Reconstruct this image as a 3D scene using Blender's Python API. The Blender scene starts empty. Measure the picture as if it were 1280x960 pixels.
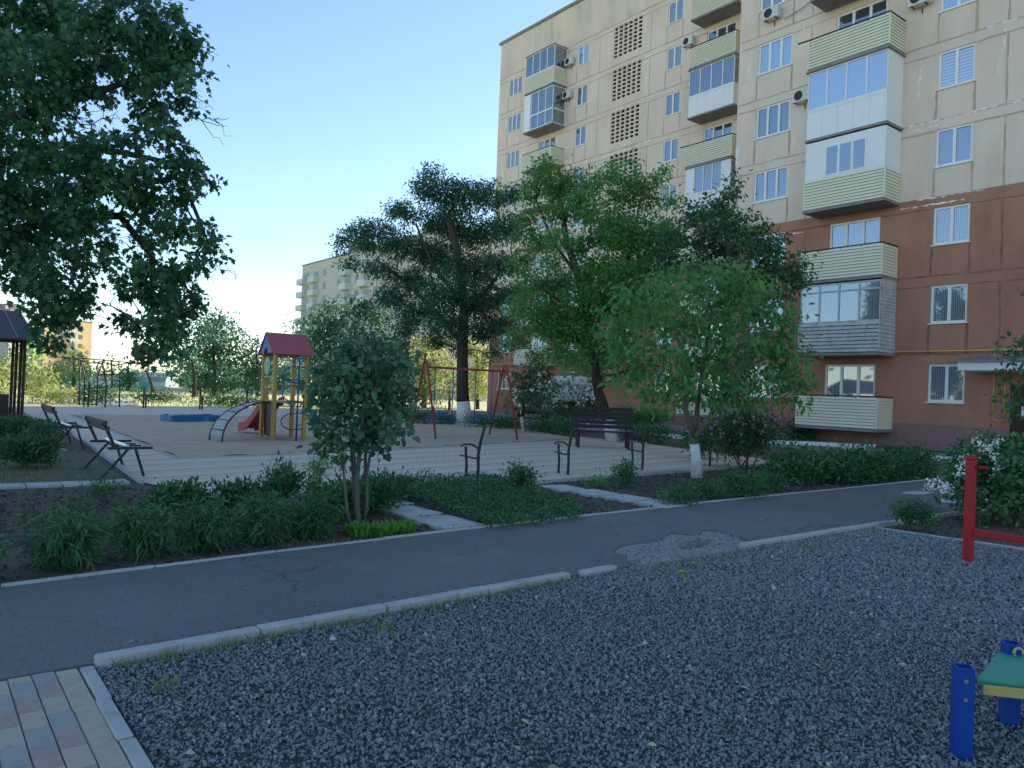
import bpy, math, random
import numpy as np
from mathutils import Vector, Matrix
random.seed(7)
rng = np.random.default_rng(11)
S = bpy.context.scene
COL = S.collection
R_ = math.radians

# ------------------------------------------------------------------ survey
# Camera model recovered from the photograph; at()/on_depth()/on_facade() turn sight lines into real points.
FPX = 960.0; EYE = 1.5
_yaw = math.atan2(750, 960); _roll = math.atan(0.04); _pitch = math.atan(11.6/960)
FW = np.array([math.sin(_yaw)*math.cos(_pitch), math.cos(_yaw)*math.cos(_pitch), math.sin(_pitch)])
_rt = np.array([math.cos(_yaw), -math.sin(_yaw), 0.0]); _up = np.cross(_rt, FW)
CR = math.cos(_roll)*_rt + math.sin(_roll)*_up
CU = -math.sin(_roll)*_rt + math.cos(_roll)*_up
CAM = np.array([0, 0, EYE])
def ray(px, py): return FW + CR*(px-640)/FPX - CU*(py-480)/FPX
def at(px, py, z=0.0):
    d = ray(px, py); return CAM + d*((z-EYE)/d[2])
def on_depth(px, py, D): return CAM + ray(px, py)*D
def on_facade(px, py, X):
    d = ray(px, py); return CAM + d*(X/d[0])
def depth(p): return float((np.array(p)-CAM) @ FW)

# ------------------------------------------------------------------ materials
MATS = {}
def nd(nt, t, **kw):
    n = nt.nodes.new(t)
    for k, v in kw.items(): setattr(n, k, v)
    return n
def mat(name, c1, c2=None, rough=0.7, scale=4.0, detail=6.0, bump=0.0, bscale=None, spec=0.3, metal=0.0, stretch=None, lo=0.35, hi=0.65, dirt=None, dscale=1.0, dlo=0.5, dhi=0.7):
    m = bpy.data.materials.new(name); m.use_nodes = True
    nt = m.node_tree; b = nt.nodes['Principled BSDF']
    b.inputs['Roughness'].default_value = rough; b.inputs['Specular IOR Level'].default_value = spec; b.inputs['Metallic'].default_value = metal
    tc = nd(nt, 'ShaderNodeTexCoord')
    mp = nd(nt, 'ShaderNodeMapping'); nt.links.new(tc.outputs['Object'], mp.inputs['Vector'])
    if stretch: mp.inputs['Scale'].default_value = stretch
    if c2 is None: c2 = tuple(min(1, x*0.86) for x in c1)
    n = nd(nt, 'ShaderNodeTexNoise'); n.inputs['Scale'].default_value = scale; n.inputs['Detail'].default_value = detail; n.inputs['Roughness'].default_value = 0.65
    nt.links.new(mp.outputs['Vector'], n.inputs['Vector'])
    r = nd(nt, 'ShaderNodeValToRGB'); r.color_ramp.elements[0].position = lo; r.color_ramp.elements[1].position = hi
    r.color_ramp.elements[0].color = (*c1, 1); r.color_ramp.elements[1].color = (*c2, 1)
    nt.links.new(n.outputs['Fac'], r.inputs['Fac'])
    out = r.outputs['Color']
    if dirt:
        n2 = nd(nt, 'ShaderNodeTexNoise'); n2.inputs['Scale'].default_value = dscale; n2.inputs['Detail'].default_value = 8; n2.inputs['Roughness'].default_value = 0.7
        nt.links.new(mp.outputs['Vector'], n2.inputs['Vector'])
        r2 = nd(nt, 'ShaderNodeMapRange'); r2.inputs[1].default_value = dlo; r2.inputs[2].default_value = dhi
        nt.links.new(n2.outputs['Fac'], r2.inputs['Value'])
        mx = nd(nt, 'ShaderNodeMix', data_type='RGBA'); nt.links.new(r2.outputs[0], mx.inputs['Factor'])
        nt.links.new(out, mx.inputs[6]); mx.inputs[7].default_value = (*dirt, 1); out = mx.outputs[2]
    nt.links.new(out, b.inputs['Base Color'])
    if bump:
        bn = nd(nt, 'ShaderNodeTexNoise'); bn.inputs['Scale'].default_value = bscale or scale*4; bn.inputs['Detail'].default_value = 8
        nt.links.new(mp.outputs['Vector'], bn.inputs['Vector'])
        bp = nd(nt, 'ShaderNodeBump'); bp.inputs['Strength'].default_value = 1.0; bp.inputs['Distance'].default_value = bump
        nt.links.new(bn.outputs['Fac'], bp.inputs['Height']); nt.links.new(bp.outputs['Normal'], b.inputs['Normal'])
    MATS[name] = m
    return m
def leafmat(name, dark, light, trans=0.35, rough=0.45):
    if trans > 0 and trans < .45: dark = (dark[0]*1.2, dark[1]*1.65, dark[2]*1.75); light = (light[0]*1.1, light[1]*1.5, light[2]*1.6)
    m = bpy.data.materials.new(name); m.use_nodes = True; nt = m.node_tree
    b = nt.nodes['Principled BSDF']; o = nt.nodes['Material Output']
    a = nd(nt, 'ShaderNodeAttribute', attribute_name='tint')
    r = nd(nt, 'ShaderNodeValToRGB'); r.color_ramp.elements[0].color = (*dark, 1); r.color_ramp.elements[1].color = (*light, 1)
    nt.links.new(a.outputs['Fac'], r.inputs['Fac']); nt.links.new(r.outputs['Color'], b.inputs['Base Color'])
    b.inputs['Roughness'].default_value = rough; b.inputs['Specular IOR Level'].default_value = 0.5 if trans else .2
    t = nd(nt, 'ShaderNodeBsdfTranslucent')
    hs = nd(nt, 'ShaderNodeHueSaturation'); hs.inputs['Hue'].default_value = 0.475; hs.inputs['Value'].default_value = 1.5; hs.inputs['Saturation'].default_value = 1.1
    nt.links.new(r.outputs['Color'], hs.inputs['Color']); nt.links.new(hs.outputs['Color'], t.inputs['Color'])
    mx = nd(nt, 'ShaderNodeMixShader'); mx.inputs[0].default_value = trans
    nt.links.new(b.outputs[0], mx.inputs[1]); nt.links.new(t.outputs[0], mx.inputs[2]); nt.links.new(mx.outputs[0], o.inputs['Surface'])
    return m
def glassmat(name, inner, refl=0.45, curtain=None):
    m = bpy.data.materials.new(name); m.use_nodes = True; nt = m.node_tree
    b = nt.nodes['Principled BSDF']; o = nt.nodes['Material Output']
    b.inputs['Base Color'].default_value = (*inner, 1); b.inputs['Roughness'].default_value = 0.6
    if curtain:
        tc = nd(nt, 'ShaderNodeTexCoord'); w = nd(nt, 'ShaderNodeTexWave', bands_direction=curtain[1]); w.inputs['Scale'].default_value = curtain[2]; w.inputs['Distortion'].default_value = curtain[3]
        w.inputs['Detail'].default_value = 3
        nt.links.new(tc.outputs['Object'], w.inputs['Vector'])
        r = nd(nt, 'ShaderNodeValToRGB'); r.color_ramp.elements[0].color = (*inner, 1); r.color_ramp.elements[1].color = (*curtain[0], 1)
        nt.links.new(w.outputs['Fac'], r.inputs['Fac']); nt.links.new(r.outputs['Color'], b.inputs['Base Color'])
    g = nd(nt, 'ShaderNodeBsdfGlossy'); g.inputs['Roughness'].default_value = 0.03; g.inputs['Color'].default_value = (0.8, 0.9, 1, 1)
    tc2 = nd(nt, 'ShaderNodeTexCoord'); n = nd(nt, 'ShaderNodeTexNoise'); n.inputs['Scale'].default_value = .5; n.inputs['Detail'].default_value = 0
    nt.links.new(tc2.outputs['Object'], n.inputs['Vector'])
    bp = nd(nt, 'ShaderNodeBump'); bp.inputs['Distance'].default_value = 0.002; bp.inputs['Strength'].default_value = 0.4
    nt.links.new(n.outputs['Fac'], bp.inputs['Height']); nt.links.new(bp.outputs['Normal'], g.inputs['Normal'])
    mx = nd(nt, 'ShaderNodeMixShader'); mx.inputs[0].default_value = refl
    nt.links.new(b.outputs[0], mx.inputs[1]); nt.links.new(g.outputs[0], mx.inputs[2]); nt.links.new(mx.outputs[0], o.inputs['Surface'])
    return m

M = {}
M['beige'] = mat('beige_render', (.85, .69, .56), (.78, .63, .51), rough=.9, scale=.5, bump=.004, bscale=30, stretch=(1, 1, .45), dirt=(.68, .53, .40), dscale=.45, dlo=.46, dhi=.75)
M['attic'] = mat('stained_attic_render', (.84, .66, .49), (.66, .56, .45), rough=.9, scale=.6, bump=.004, bscale=30, stretch=(1, 1, .25), dirt=(.48, .44, .38), dscale=.9, dlo=.52, dhi=.7)
M['terra'] = mat('terracotta_render', (.49, .235, .152), (.43, .205, .136), rough=.9, scale=.5, bump=.004, bscale=30, stretch=(1, 1, .5), dirt=(.37, .16, .10), dscale=.5, dlo=.47, dhi=.75)
M['plinth'] = mat('plinth_render', (.33, .18, .165), (.27, .155, .145), rough=.9, scale=.8, bump=.003)
M['seam'] = mat('panel_seam', (.60, .46, .33), (.48, .37, .27), rough=.95, scale=2)
M['seamt'] = mat('panel_seam_terracotta', (.25, .10, .06), (.36, .20, .14), rough=.95, scale=2)
M['patchw'] = mat('white_seam_filler', (.90, .88, .84), (.80, .76, .70), rough=.95, scale=3)
M['siding'] = mat('pale_yellow_siding', (.86, .81, .60), (.80, .76, .56), rough=.55, scale=1.2)
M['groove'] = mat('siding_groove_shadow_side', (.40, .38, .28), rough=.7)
M['white'] = mat('white_plastic', (.88, .88, .87), (.84, .84, .84), rough=.4, scale=1.5)
M['oldwood'] = mat('peeling_white_boards', (.62, .62, .60), (.46, .46, .45), rough=.8, scale=3, dirt=(.2, .19, .17), dscale=5, dlo=.58, dhi=.66)
M['slab'] = mat('balcony_concrete', (.34, .30, .28), (.23, .205, .195), rough=.9, scale=2, bump=.004)
M['iron'] = mat('dark_railing_paint', (.03, .03, .035), (.05, .045, .045), rough=.5, scale=8)
M['gap'] = mat('dark_board_gap', (.06, .055, .05), rough=.9)
M['void'] = mat('dark_interior', (.015, .015, .018), rough=.9)
M['gl1'] = glassmat('window_glass_dark', (.02, .03, .045), .34)
M['gl2'] = glassmat('window_glass_net_curtain', (.05, .07, .10), .24, ((.34, .36, .40), 'Y', 5.0, 1.5))
M['gl3'] = glassmat('window_glass_blinds', (.20, .22, .25), .36, ((.50, .52, .55), 'Z', 2.6, 0.0))
M['gl4'] = glassmat('window_glass_foil', (.03, .035, .045), .16, ((.34, .34, .26), 'Z', 1.6, 14.0))
M['gl5'] = glassmat('window_glass_bright', (.20, .28, .36), .48)
M['pipe'] = mat('yellow_pipe_paint', (.78, .50, .12), (.70, .44, .10), rough=.5)
M['acw'] = mat('air_conditioner_casing', (.72, .71, .66), (.62, .61, .57), rough=.5)
M['canopy'] = mat('canopy_white_trim', (.80, .82, .84), (.72, .74, .76), rough=.5)
M['canopyt'] = mat('canopy_grey_roof', (.20, .22, .24), (.26, .27, .28), rough=.6)
M['door'] = mat('dark_brown_door', (.045, .025, .02), (.06, .035, .025), rough=.5)
M['paper'] = mat('paper_notice', (.8, .82, .85), rough=.7)
M['fbeige'] = mat('distant_beige_panels', (.62, .55, .47), (.55, .49, .42), rough=.9, scale=.12)
M['fyellow'] = mat('distant_yellow_panels', (.80, .58, .30), (.72, .52, .27), rough=.9, scale=.1)
M['fwhite'] = mat('distant_pale_parapet', (.66, .68, .60), (.60, .62, .55), rough=.8, scale=.3)
M['fgrey'] = mat('distant_grey_block', (.42, .42, .42), (.36, .36, .36), rough=.9, scale=.1)
M['fglass'] = mat('distant_window', (.10, .13, .17), (.2, .24, .28), rough=.25, scale=.4, spec=.6)
M['asphalt'] = mat('worn_asphalt', (.205, .208, .208), (.155, .160, .162), rough=.9, scale=.7, bump=.004, bscale=160, lo=.3, hi=.7, dirt=(.26, .26, .255), dscale=1.7, dlo=.56, dhi=.8)
M['road'] = mat('yard_road_asphalt', (.30, .30, .30), (.24, .24, .245), rough=.9, scale=.4, bump=.003, bscale=60)
M['rubble'] = mat('crumbled_asphalt', (.43, .42, .405), (.25, .245, .24), rough=.95, scale=18, bump=.012, bscale=60)
M['kerb'] = mat('concrete_kerb', (.52, .52, .51), (.43, .43, .425), rough=.9, scale=3, bump=.003, bscale=70, dirt=(.22, .22, .21), dscale=6, dlo=.58, dhi=.75)
M['limekerb'] = mat('whitewashed_kerb', (.80, .82, .84), (.66, .68, .70), rough=.9, scale=3)
M['soil'] = mat('dark_garden_soil', (.115, .085, .07), (.16, .125, .10), rough=1, scale=2.5, bump=.03, bscale=9, lo=.3, hi=.7, dirt=(.15, .125, .105), dscale=14, dlo=.55, dhi=.7)
M['soilgrass'] = mat('trodden_grass_soil', (.11, .12, .07), (.17, .15, .12), rough=1, scale=1.4, bump=.02, bscale=14, lo=.4, hi=.6)
M['sand'] = mat('playground_sand', (.63, .48, .335), (.54, .405, .28), rough=1, scale=1.1, bump=.03, bscale=5, stretch=(1, 1, 1), dirt=(.40, .31, .22), dscale=3.5, dlo=.5, dhi=.68)
M['field'] = mat('dry_meadow', (.56, .53, .30), (.44, .47, .22), rough=1, scale=.12, bump=.05, bscale=2, lo=.35, hi=.65, dirt=(.60, .53, .42), dscale=.09, dlo=.53, dhi=.6)
M['litter'] = mat('leaf_litter_verge', (.56, .49, .33), (.40, .36, .22), rough=1, scale=2.2, bump=.02, bscale=10)
M['slabs'] = mat('concrete_stepping_slab', (.56, .56, .54), (.46, .46, .45), rough=.9, scale=3, bump=.003, bscale=60, dirt=(.22, .22, .2), dscale=3, dlo=.56, dhi=.72)
M['pY'] = mat('yellow_paver', (.54, .465, .36), (.475, .41, .32), rough=.85, scale=7, bump=.002, bscale=120, dirt=(.3, .28, .22), dscale=9, dlo=.56, dhi=.75)
M['pG'] = mat('grey_paver', (.405, .39, .37), (.35, .338, .32), rough=.85, scale=7, bump=.002, bscale=120, dirt=(.2, .21, .23), dscale=9, dlo=.56, dhi=.75)
M['pR'] = mat('pink_paver', (.47, .345, .31), (.41, .305, .275), rough=.85, scale=7, bump=.002, bscale=120, dirt=(.22, .17, .18), dscale=9, dlo=.56, dhi=.75)
M['joint'] = mat('paver_joint', (.22, .20, .175), rough=1, bump=.004)
M['bark'] = mat('tree_bark', (.085, .07, .058), (.05, .042, .036), rough=.95, scale=9, bump=.02, bscale=22, stretch=(1, 1, .25))
M['barkg'] = mat('grey_brown_bark', (.20, .165, .135), (.12, .10, .085), rough=.95, scale=9, bump=.012, bscale=26, stretch=(1, 1, .25))
M['lime'] = mat('whitewash', (.80, .80, .78), (.60, .60, .57), rough=.95, scale=7, bump=.008, bscale=25, dirt=(.3, .27, .24), dscale=9, dlo=.6, dhi=.72)
M['red'] = mat('red_gloss_paint', (.50, .022, .03), (.42, .02, .025), rough=.38, scale=3, dirt=(.16, .03, .025), dscale=14, dlo=.66, dhi=.72)
M['redrust'] = mat('faded_red_paint', (.36, .07, .05), (.27, .055, .045), rough=.55, scale=5)
M['redroof'] = mat('red_playhouse_roof', (.50, .10, .11), (.42, .085, .095), rough=.5, scale=2)
M['blue'] = mat('blue_gloss_paint', (.010, .075, .38), (.009, .06, .31), rough=.35, scale=3, dirt=(.02, .03, .12), dscale=16, dlo=.66, dhi=.74)
M['bluetoy'] = mat('playground_blue_paint', (.03, .14, .45), (.025, .11, .36), rough=.5, scale=3)
M['boat'] = mat('blue_sandbox_boards', (.03, .20, .46), (.025, .15, .38), rough=.5, scale=2, dirt=(.15, .35, .50), dscale=3, dlo=.56, dhi=.66)
M['boatseat'] = mat('pale_blue_seat_paint', (.22, .50, .62), (.16, .42, .56), rough=.5)
M['yellow'] = mat('yellow_post_paint', (.58, .39, .09), (.48, .32, .08), rough=.5, scale=3, dirt=(.36, .27, .14), dscale=6, dlo=.58, dhi=.7)
M['green'] = mat('green_seat_paint', (.045, .38, .26), (.04, .32, .215), rough=.4, scale=5, stretch=(.5, 3, 1))
M['cream'] = mat('yellow_edge_board', (.60, .46, .18), (.52, .40, .16), rough=.5, scale=8, dirt=(.2, .15, .09), dscale=20, dlo=.62, dhi=.68)
M['blackp'] = mat('black_panel', (.018, .018, .024), rough=.5)
M['bolt'] = mat('zinc_bolt', (.5, .5, .5), rough=.35, metal=.8)
M['dwood'] = mat('dark_bench_wood', (.050, .040, .044), (.032, .027, .030), rough=.6, scale=5, stretch=(1, 6, 6))
M['bwood'] = mat('brown_bench_wood', (.085, .072, .075), (.05, .044, .048), rough=.6, scale=6)
M['pwood'] = mat('glare_white_plank', (.72, .72, .70), (.6, .6, .58), rough=.25, scale=4, spec=.6)  # glare on the bench seat is put into the plank's pale colour
M['metalroof'] = mat('violet_brown_metal_roof', (.075, .062, .085), (.06, .05, .07), rough=.4, scale=2)
M['seamroof'] = mat('roof_standing_seam', (.22, .21, .25), rough=.4)
M['gwood'] = mat('gazebo_wood', (.075, .05, .045), (.05, .035, .03), rough=.7, scale=4)
M['carp'] = mat('black_cherry_car_paint', (.016, .010, .018), rough=.2, spec=.6)
M['carg'] = mat('car_glass', (.02, .025, .03), rough=.05, spec=.8)
M['tyre'] = mat('tyre_rubber', (.02, .02, .02), rough=.85)
M['chrome'] = mat('bright_trim', (.7, .7, .7), rough=.2, metal=.9)
M['carw'] = mat('white_car_paint', (.75, .76, .78), rough=.25, spec=.6)
M['tealf'] = mat('turquoise_fence_paint', (.08, .42, .34), (.06, .36, .30), rough=.6)
M['shed'] = mat('pale_green_wall', (.45, .58, .58), (.40, .52, .52), rough=.7)
M['shedr'] = mat('pale_metal_roof', (.62, .64, .66), rough=.4)
M['polec'] = mat('concrete_pole', (.45, .45, .44), rough=.9)
M['petal'] = mat('white_petals', (.82, .83, .80), (.74, .76, .72), rough=.7)
M['mauve'] = mat('mauve_petals', (.48, .36, .42), (.36, .26, .32), rough=.7)
M['yflower'] = mat('dandelion_yellow', (.75, .62, .03), rough=.7)
M['puddle'] = mat('puddle_water', (.10, .11, .12), rough=.02, spec=1.0)
L = {}
L['maple'] = leafmat('dark_maple_leaf', (.034, .072, .040), (.105, .175, .075), .42)
L['locust'] = leafmat('dark_locust_leaf', (.032, .066, .042), (.095, .155, .080), .40)
L['ash'] = leafmat('fresh_ash_leaf', (.060, .135, .036), (.15, .26, .070), .42)
L['walnut'] = leafmat('walnut_leaf', (.052, .125, .036), (.16, .27, .075), .42)
L['dark'] = leafmat('dark_orchard_leaf', (.028, .066, .030), (.085, .15, .060), .36)
L['snow'] = leafmat('dusty_viburnum_leaf', (.038, .078, .044), (.12, .18, .09), .34)
L['lily'] = leafmat('daylily_leaf', (.026, .072, .034), (.095, .175, .058), .3)
L['jun'] = leafmat('juniper_spray', (.022, .065, .030), (.075, .145, .050), .25)
L['cover'] = leafmat('periwinkle_leaf', (.022, .065, .028), (.10, .19, .06), .25)
L['fresh'] = leafmat('bright_young_leaf', (.08, .17, .03), (.17, .28, .05), .4)
L['lit'] = leafmat('sunlit_bush_leaf', (.17, .24, .07), (.42, .46, .18), .5)  # yellow of the sunlight is mixed into this leaf colour
L['mid'] = leafmat('far_tree_leaf', (.035, .070, .034), (.09, .13, .05), .3)
L['pale'] = leafmat('grey_green_leaf', (.09, .12, .085), (.17, .20, .13), .35)
L['grass'] = leafmat('meadow_grass_blade', (.34, .38, .17), (.68, .66, .42), .45)
L['weed'] = leafmat('kerbside_grass_blade', (.10, .13, .04), (.24, .24, .09), .4)
L['bushw'] = leafmat('spiraea_leaf', (.05, .09, .045), (.12, .17, .08), .3)
L['gravel'] = leafmat('crushed_granite', (.17, .183, .192), (.43, .452, .465), 0.0, .75)
L['gravelw'] = leafmat('pale_stone', (.40, .40, .38), (.62, .61, .58), 0.0, .8)
L['clod'] = leafmat('soil_clod', (.07, .055, .045), (.22, .175, .14), 0.0, .95)

def add_cracks(m, scale, width, col, amount):
    nt = m.node_tree; b = nt.nodes['Principled BSDF']; src = b.inputs['Base Color'].links[0].from_socket
    tc = nd(nt, 'ShaderNodeTexCoord'); n = nd(nt, 'ShaderNodeTexNoise'); n.inputs['Scale'].default_value = 1.7; n.inputs['Detail'].default_value = 5; nt.links.new(tc.outputs['Object'], n.inputs['Vector'])
    mv = nd(nt, 'ShaderNodeMix', data_type='RGBA', blend_type='LINEAR_LIGHT'); mv.inputs['Factor'].default_value = .22; nt.links.new(tc.outputs['Object'], mv.inputs[6]); nt.links.new(n.outputs['Color'], mv.inputs[7])
    v = nd(nt, 'ShaderNodeTexVoronoi', feature='DISTANCE_TO_EDGE'); v.inputs['Scale'].default_value = scale; nt.links.new(mv.outputs[2], v.inputs['Vector'])
    r = nd(nt, 'ShaderNodeMapRange'); r.inputs[1].default_value = 0; r.inputs[2].default_value = width; r.inputs[3].default_value = 1; r.inputs[4].default_value = 0; nt.links.new(v.outputs['Distance'], r.inputs['Value'])
    n2 = nd(nt, 'ShaderNodeTexNoise'); n2.inputs['Scale'].default_value = .55; nt.links.new(tc.outputs['Object'], n2.inputs['Vector'])
    r2 = nd(nt, 'ShaderNodeMapRange'); r2.inputs[1].default_value = .5; r2.inputs[2].default_value = .62; r2.inputs[4].default_value = amount; nt.links.new(n2.outputs['Fac'], r2.inputs['Value'])
    mu = nd(nt, 'ShaderNodeMath', operation='MULTIPLY'); nt.links.new(r.outputs[0], mu.inputs[0]); nt.links.new(r2.outputs[0], mu.inputs[1])
    mx = nd(nt, 'ShaderNodeMix', data_type='RGBA'); nt.links.new(mu.outputs[0], mx.inputs['Factor']); nt.links.new(src, mx.inputs[6]); mx.inputs[7].default_value = (*col, 1)
    n3 = nd(nt, 'ShaderNodeTexNoise'); n3.inputs['Scale'].default_value = 110; n3.inputs['Detail'].default_value = 2; nt.links.new(tc.outputs['Object'], n3.inputs['Vector'])
    r3 = nd(nt, 'ShaderNodeMapRange'); r3.inputs[1].default_value = .3; r3.inputs[2].default_value = .7; r3.inputs[3].default_value = .72; r3.inputs[4].default_value = 1.28; nt.links.new(n3.outputs['Fac'], r3.inputs['Value'])
    m3 = nd(nt, 'ShaderNodeMix', data_type='RGBA', blend_type='MULTIPLY'); m3.inputs['Factor'].default_value = 1; nt.links.new(mx.outputs[2], m3.inputs[6]); nt.links.new(r3.outputs[0], m3.inputs[7])
    nt.links.new(m3.outputs[2], b.inputs['Base Color'])
add_cracks(M['asphalt'], .9, .010, (.07, .07, .075), .85)
# ------------------------------------------------------------------ mesh helpers
ORG = {}
class MB:
    def __init__(s): s.v = []; s.f = []; s.m = []; s.sm = []
    def add(s, vs, fs, mi=0, smooth=False):
        o = len(s.v); s.v += [tuple(map(float, v)) for v in vs]
        for f in fs: s.f.append([i+o for i in f]); s.m.append(mi); s.sm.append(smooth)
        return s
    def boxp(s, x0, x1, y0, y1, z0, z1, mi=0):
        vs = [(x, y, z) for x in (x0, x1) for y in (y0, y1) for z in (z0, z1)]
        return s.add(vs, [(0, 1, 3, 2), (4, 6, 7, 5), (0, 4, 5, 1), (2, 3, 7, 6), (0, 2, 6, 4), (1, 5, 7, 3)], mi)
    def beam(s, p0, p1, w, h=None, mi=0, up=(0, 0, 1)):
        h = w if h is None else h
        p0 = np.array(p0, float); p1 = np.array(p1, float); d = p1-p0; d /= np.linalg.norm(d)
        u = np.array(up, float)
        if abs(d @ u) > .98: u = np.array([1., 0, 0])
        a = np.cross(d, u); a /= np.linalg.norm(a); b = np.cross(a, d)
        vs = [p+a*i*w/2+b*j*h/2 for p in (p0, p1) for i, j in ((-1, -1), (1, -1), (1, 1), (-1, 1))]
        return s.add(vs, [(0, 3, 2, 1), (4, 5, 6, 7), (0, 1, 5, 4), (1, 2, 6, 5), (2, 3, 7, 6), (3, 0, 4, 7)], mi)
    def tube(s, pts, r, n=8, mi=0, caps=True):
        pts = [np.array(p, float) for p in pts]; k = len(pts)
        rs = [r]*k if np.isscalar(r) else list(r)
        vs = []; prev = None
        for i, p in enumerate(pts):
            d = pts[min(i+1, k-1)]-pts[max(i-1, 0)]; d = d/(np.linalg.norm(d)+1e-9)
            u = prev if prev is not None else (np.array([0, 0, 1.]) if abs(d[2]) < .9 else np.array([1., 0, 0]))
            a = np.cross(d, u); a /= (np.linalg.norm(a)+1e-9); b = np.cross(a, d); prev = b
            for j in range(n):
                t = 2*math.pi*j/n; vs.append(p+rs[i]*(math.cos(t)*a+math.sin(t)*b))
        fs = [(i*n+j, i*n+(j+1) % n, (i+1)*n+(j+1) % n, (i+1)*n+j) for i in range(k-1) for j in range(n)]
        o = len(s.v); s.add(vs, fs, mi, True)
        if caps: s.f += [[o+j for j in range(n)][::-1], [o+(k-1)*n+j for j in range(n)]]; s.m += [mi, mi]; s.sm += [False, False]
        return s
    def prism(s, poly, z0, z1, mi=0, top=None):
        n = len(poly); vs = [(p[0], p[1], z0) for p in poly]+[(p[0], p[1], z1) for p in poly]
        fs = [(i, (i+1) % n, n+(i+1) % n, n+i) for i in range(n)]
        s.add(vs, fs+[tuple(range(n))[::-1]], mi); o = len(s.v)-2*n
        s.f.append([o+n+i for i in range(n)]); s.m.append(mi if top is None else top); s.sm.append(False)
        return s
    def sweep(s, poly, axis_o, ax, ay, az, t):       # polygon in (ax, ay) extruded along az by t
        o = np.array(axis_o, float); ax, ay, az = (np.array(q, float) for q in (ax, ay, az)); n = len(poly)
        vs = [o+ax*a+ay*b for a, b in poly]+[o+ax*a+ay*b+az*t for a, b in poly]
        return s.add(vs, [(i, (i+1) % n, n+(i+1) % n, n+i) for i in range(n)]+[tuple(range(n))[::-1], tuple(range(n, 2*n))])
    def build(s, name, mats, parent=None, bevel=0.0, fix=True, local=False):
        mats = mats if isinstance(mats, (list, tuple)) else [mats]
        me = bpy.data.meshes.new(name)
        org = np.array(ORG.get(parent.name, (0, 0, 0))) if (parent and not local) else np.zeros(3)
        me.from_pydata([tuple(np.array(v)-org) for v in s.v], [], s.f)
        for m in mats: me.materials.append(m)
        me.polygons.foreach_set('material_index', s.m); me.polygons.foreach_set('use_smooth', s.sm)
        me.update()
        if fix:
            import bmesh
            bm = bmesh.new(); bm.from_mesh(me); bmesh.ops.recalc_face_normals(bm, faces=bm.faces); bm.to_mesh(me); bm.free()
        o = bpy.data.objects.new(name, me); COL.objects.link(o)
        if parent: o.parent = parent; ORG[o.name] = ORG.get(parent.name, (0, 0, 0))
        if bevel:
            b = o.modifiers.new('bevel', 'BEVEL'); b.width = bevel; b.segments = 2; b.limit_method = 'ANGLE'; b.angle_limit = R_(40)
        return o
def tag(o, label=None, cat=None, group=None, kind=None):
    for k, v in (('label', label), ('category', cat), ('group', group), ('kind', kind)):
        if v: o[k] = v
    return o
def thing(name, loc, label, cat, group=None):
    o = bpy.data.objects.new(name, None); COL.objects.link(o); o.location = tuple(map(float, loc)); o.empty_display_size = .3
    ORG[o.name] = tuple(map(float, loc)); return tag(o, label, cat, group)
def struct(name, mb, m, **k): return tag(mb.build(name, m, **k), kind='structure')

TPL = {
 'oval': [(0, 0), (.28, .2), (.62, .23), (1, 0), (.62, -.23), (.28, -.2)],
 'maple': [(0, 0), (.12, .42), (.34, .26), (.58, .5), (.62, .2), (1, 0), (.62, -.2), (.58, -.5), (.34, -.26), (.12, -.42)],
 'lobed': [(0, 0), (.2, .42), (.5, .30), (.62, .44), (1, 0), (.62, -.44), (.5, -.30), (.2, -.42)],
 'leaflet': [(0, 0), (.4, .22), (1, 0), (.4, -.22)],
 'needle': [(0, 0), (.45, .09), (1, 0), (.45, -.09)],
 'rose': [(0, .0), (.3, .4), (.8, .42), (1, 0), (.8, -.42), (.3, -.4)],
}
def norm(a): return a/(np.linalg.norm(a, axis=1, keepdims=True)+1e-9)
def poly_mesh(name, V, k, mats, tint, parent=None, mi=None):
    """V: (N, k, 3) polygon corners -> one mesh of N k-gons with a face tint."""
    N = V.shape[0]; org = np.array(ORG.get(parent.name, (0, 0, 0))) if parent else np.zeros(3)
    me = bpy.data.meshes.new(name); me.vertices.add(N*k); me.vertices.foreach_set('co', (V-org).astype(np.float32).ravel())
    me.loops.add(N*k); me.loops.foreach_set('vertex_index', np.arange(N*k, dtype=np.int32))
    me.polygons.add(N); me.polygons.foreach_set('loop_start', np.arange(0, N*k, k, dtype=np.int32))
    try: me.polygons.foreach_set('loop_total', np.full(N, k, dtype=np.int32))
    except Exception: pass
    mats = mats if isinstance(mats, (list, tuple)) else [mats]
    for m in mats: me.materials.append(m)
    if mi is not None: me.polygons.foreach_set('material_index', mi.astype(np.int32))
    a = me.attributes.new('tint', 'FLOAT', 'FACE'); a.data.foreach_set('value', tint.astype(np.float32))
    me.update(calc_edges=True)
    o = bpy.data.objects.new(name, me); COL.objects.link(o)
    if parent: o.parent = parent; ORG[o.name] = ORG.get(parent.name, (0, 0, 0))
    return o
def leaf_polys(P, T, Nn, size, shape, droop=.25):
    T = norm(T); Nn = norm(Nn-(Nn*T).sum(1, keepdims=True)*T); B = np.cross(Nn, T)
    t = np.array(TPL[shape]); u = t[:, 0][None, :, None]; v = t[:, 1][None, :, None]; s = size[:, None, None]
    return P[:, None, :]+s*(u*T[:, None, :]+v*B[:, None, :]+(.25*np.abs(v)-droop*u*u)*Nn[:, None, :])

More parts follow.
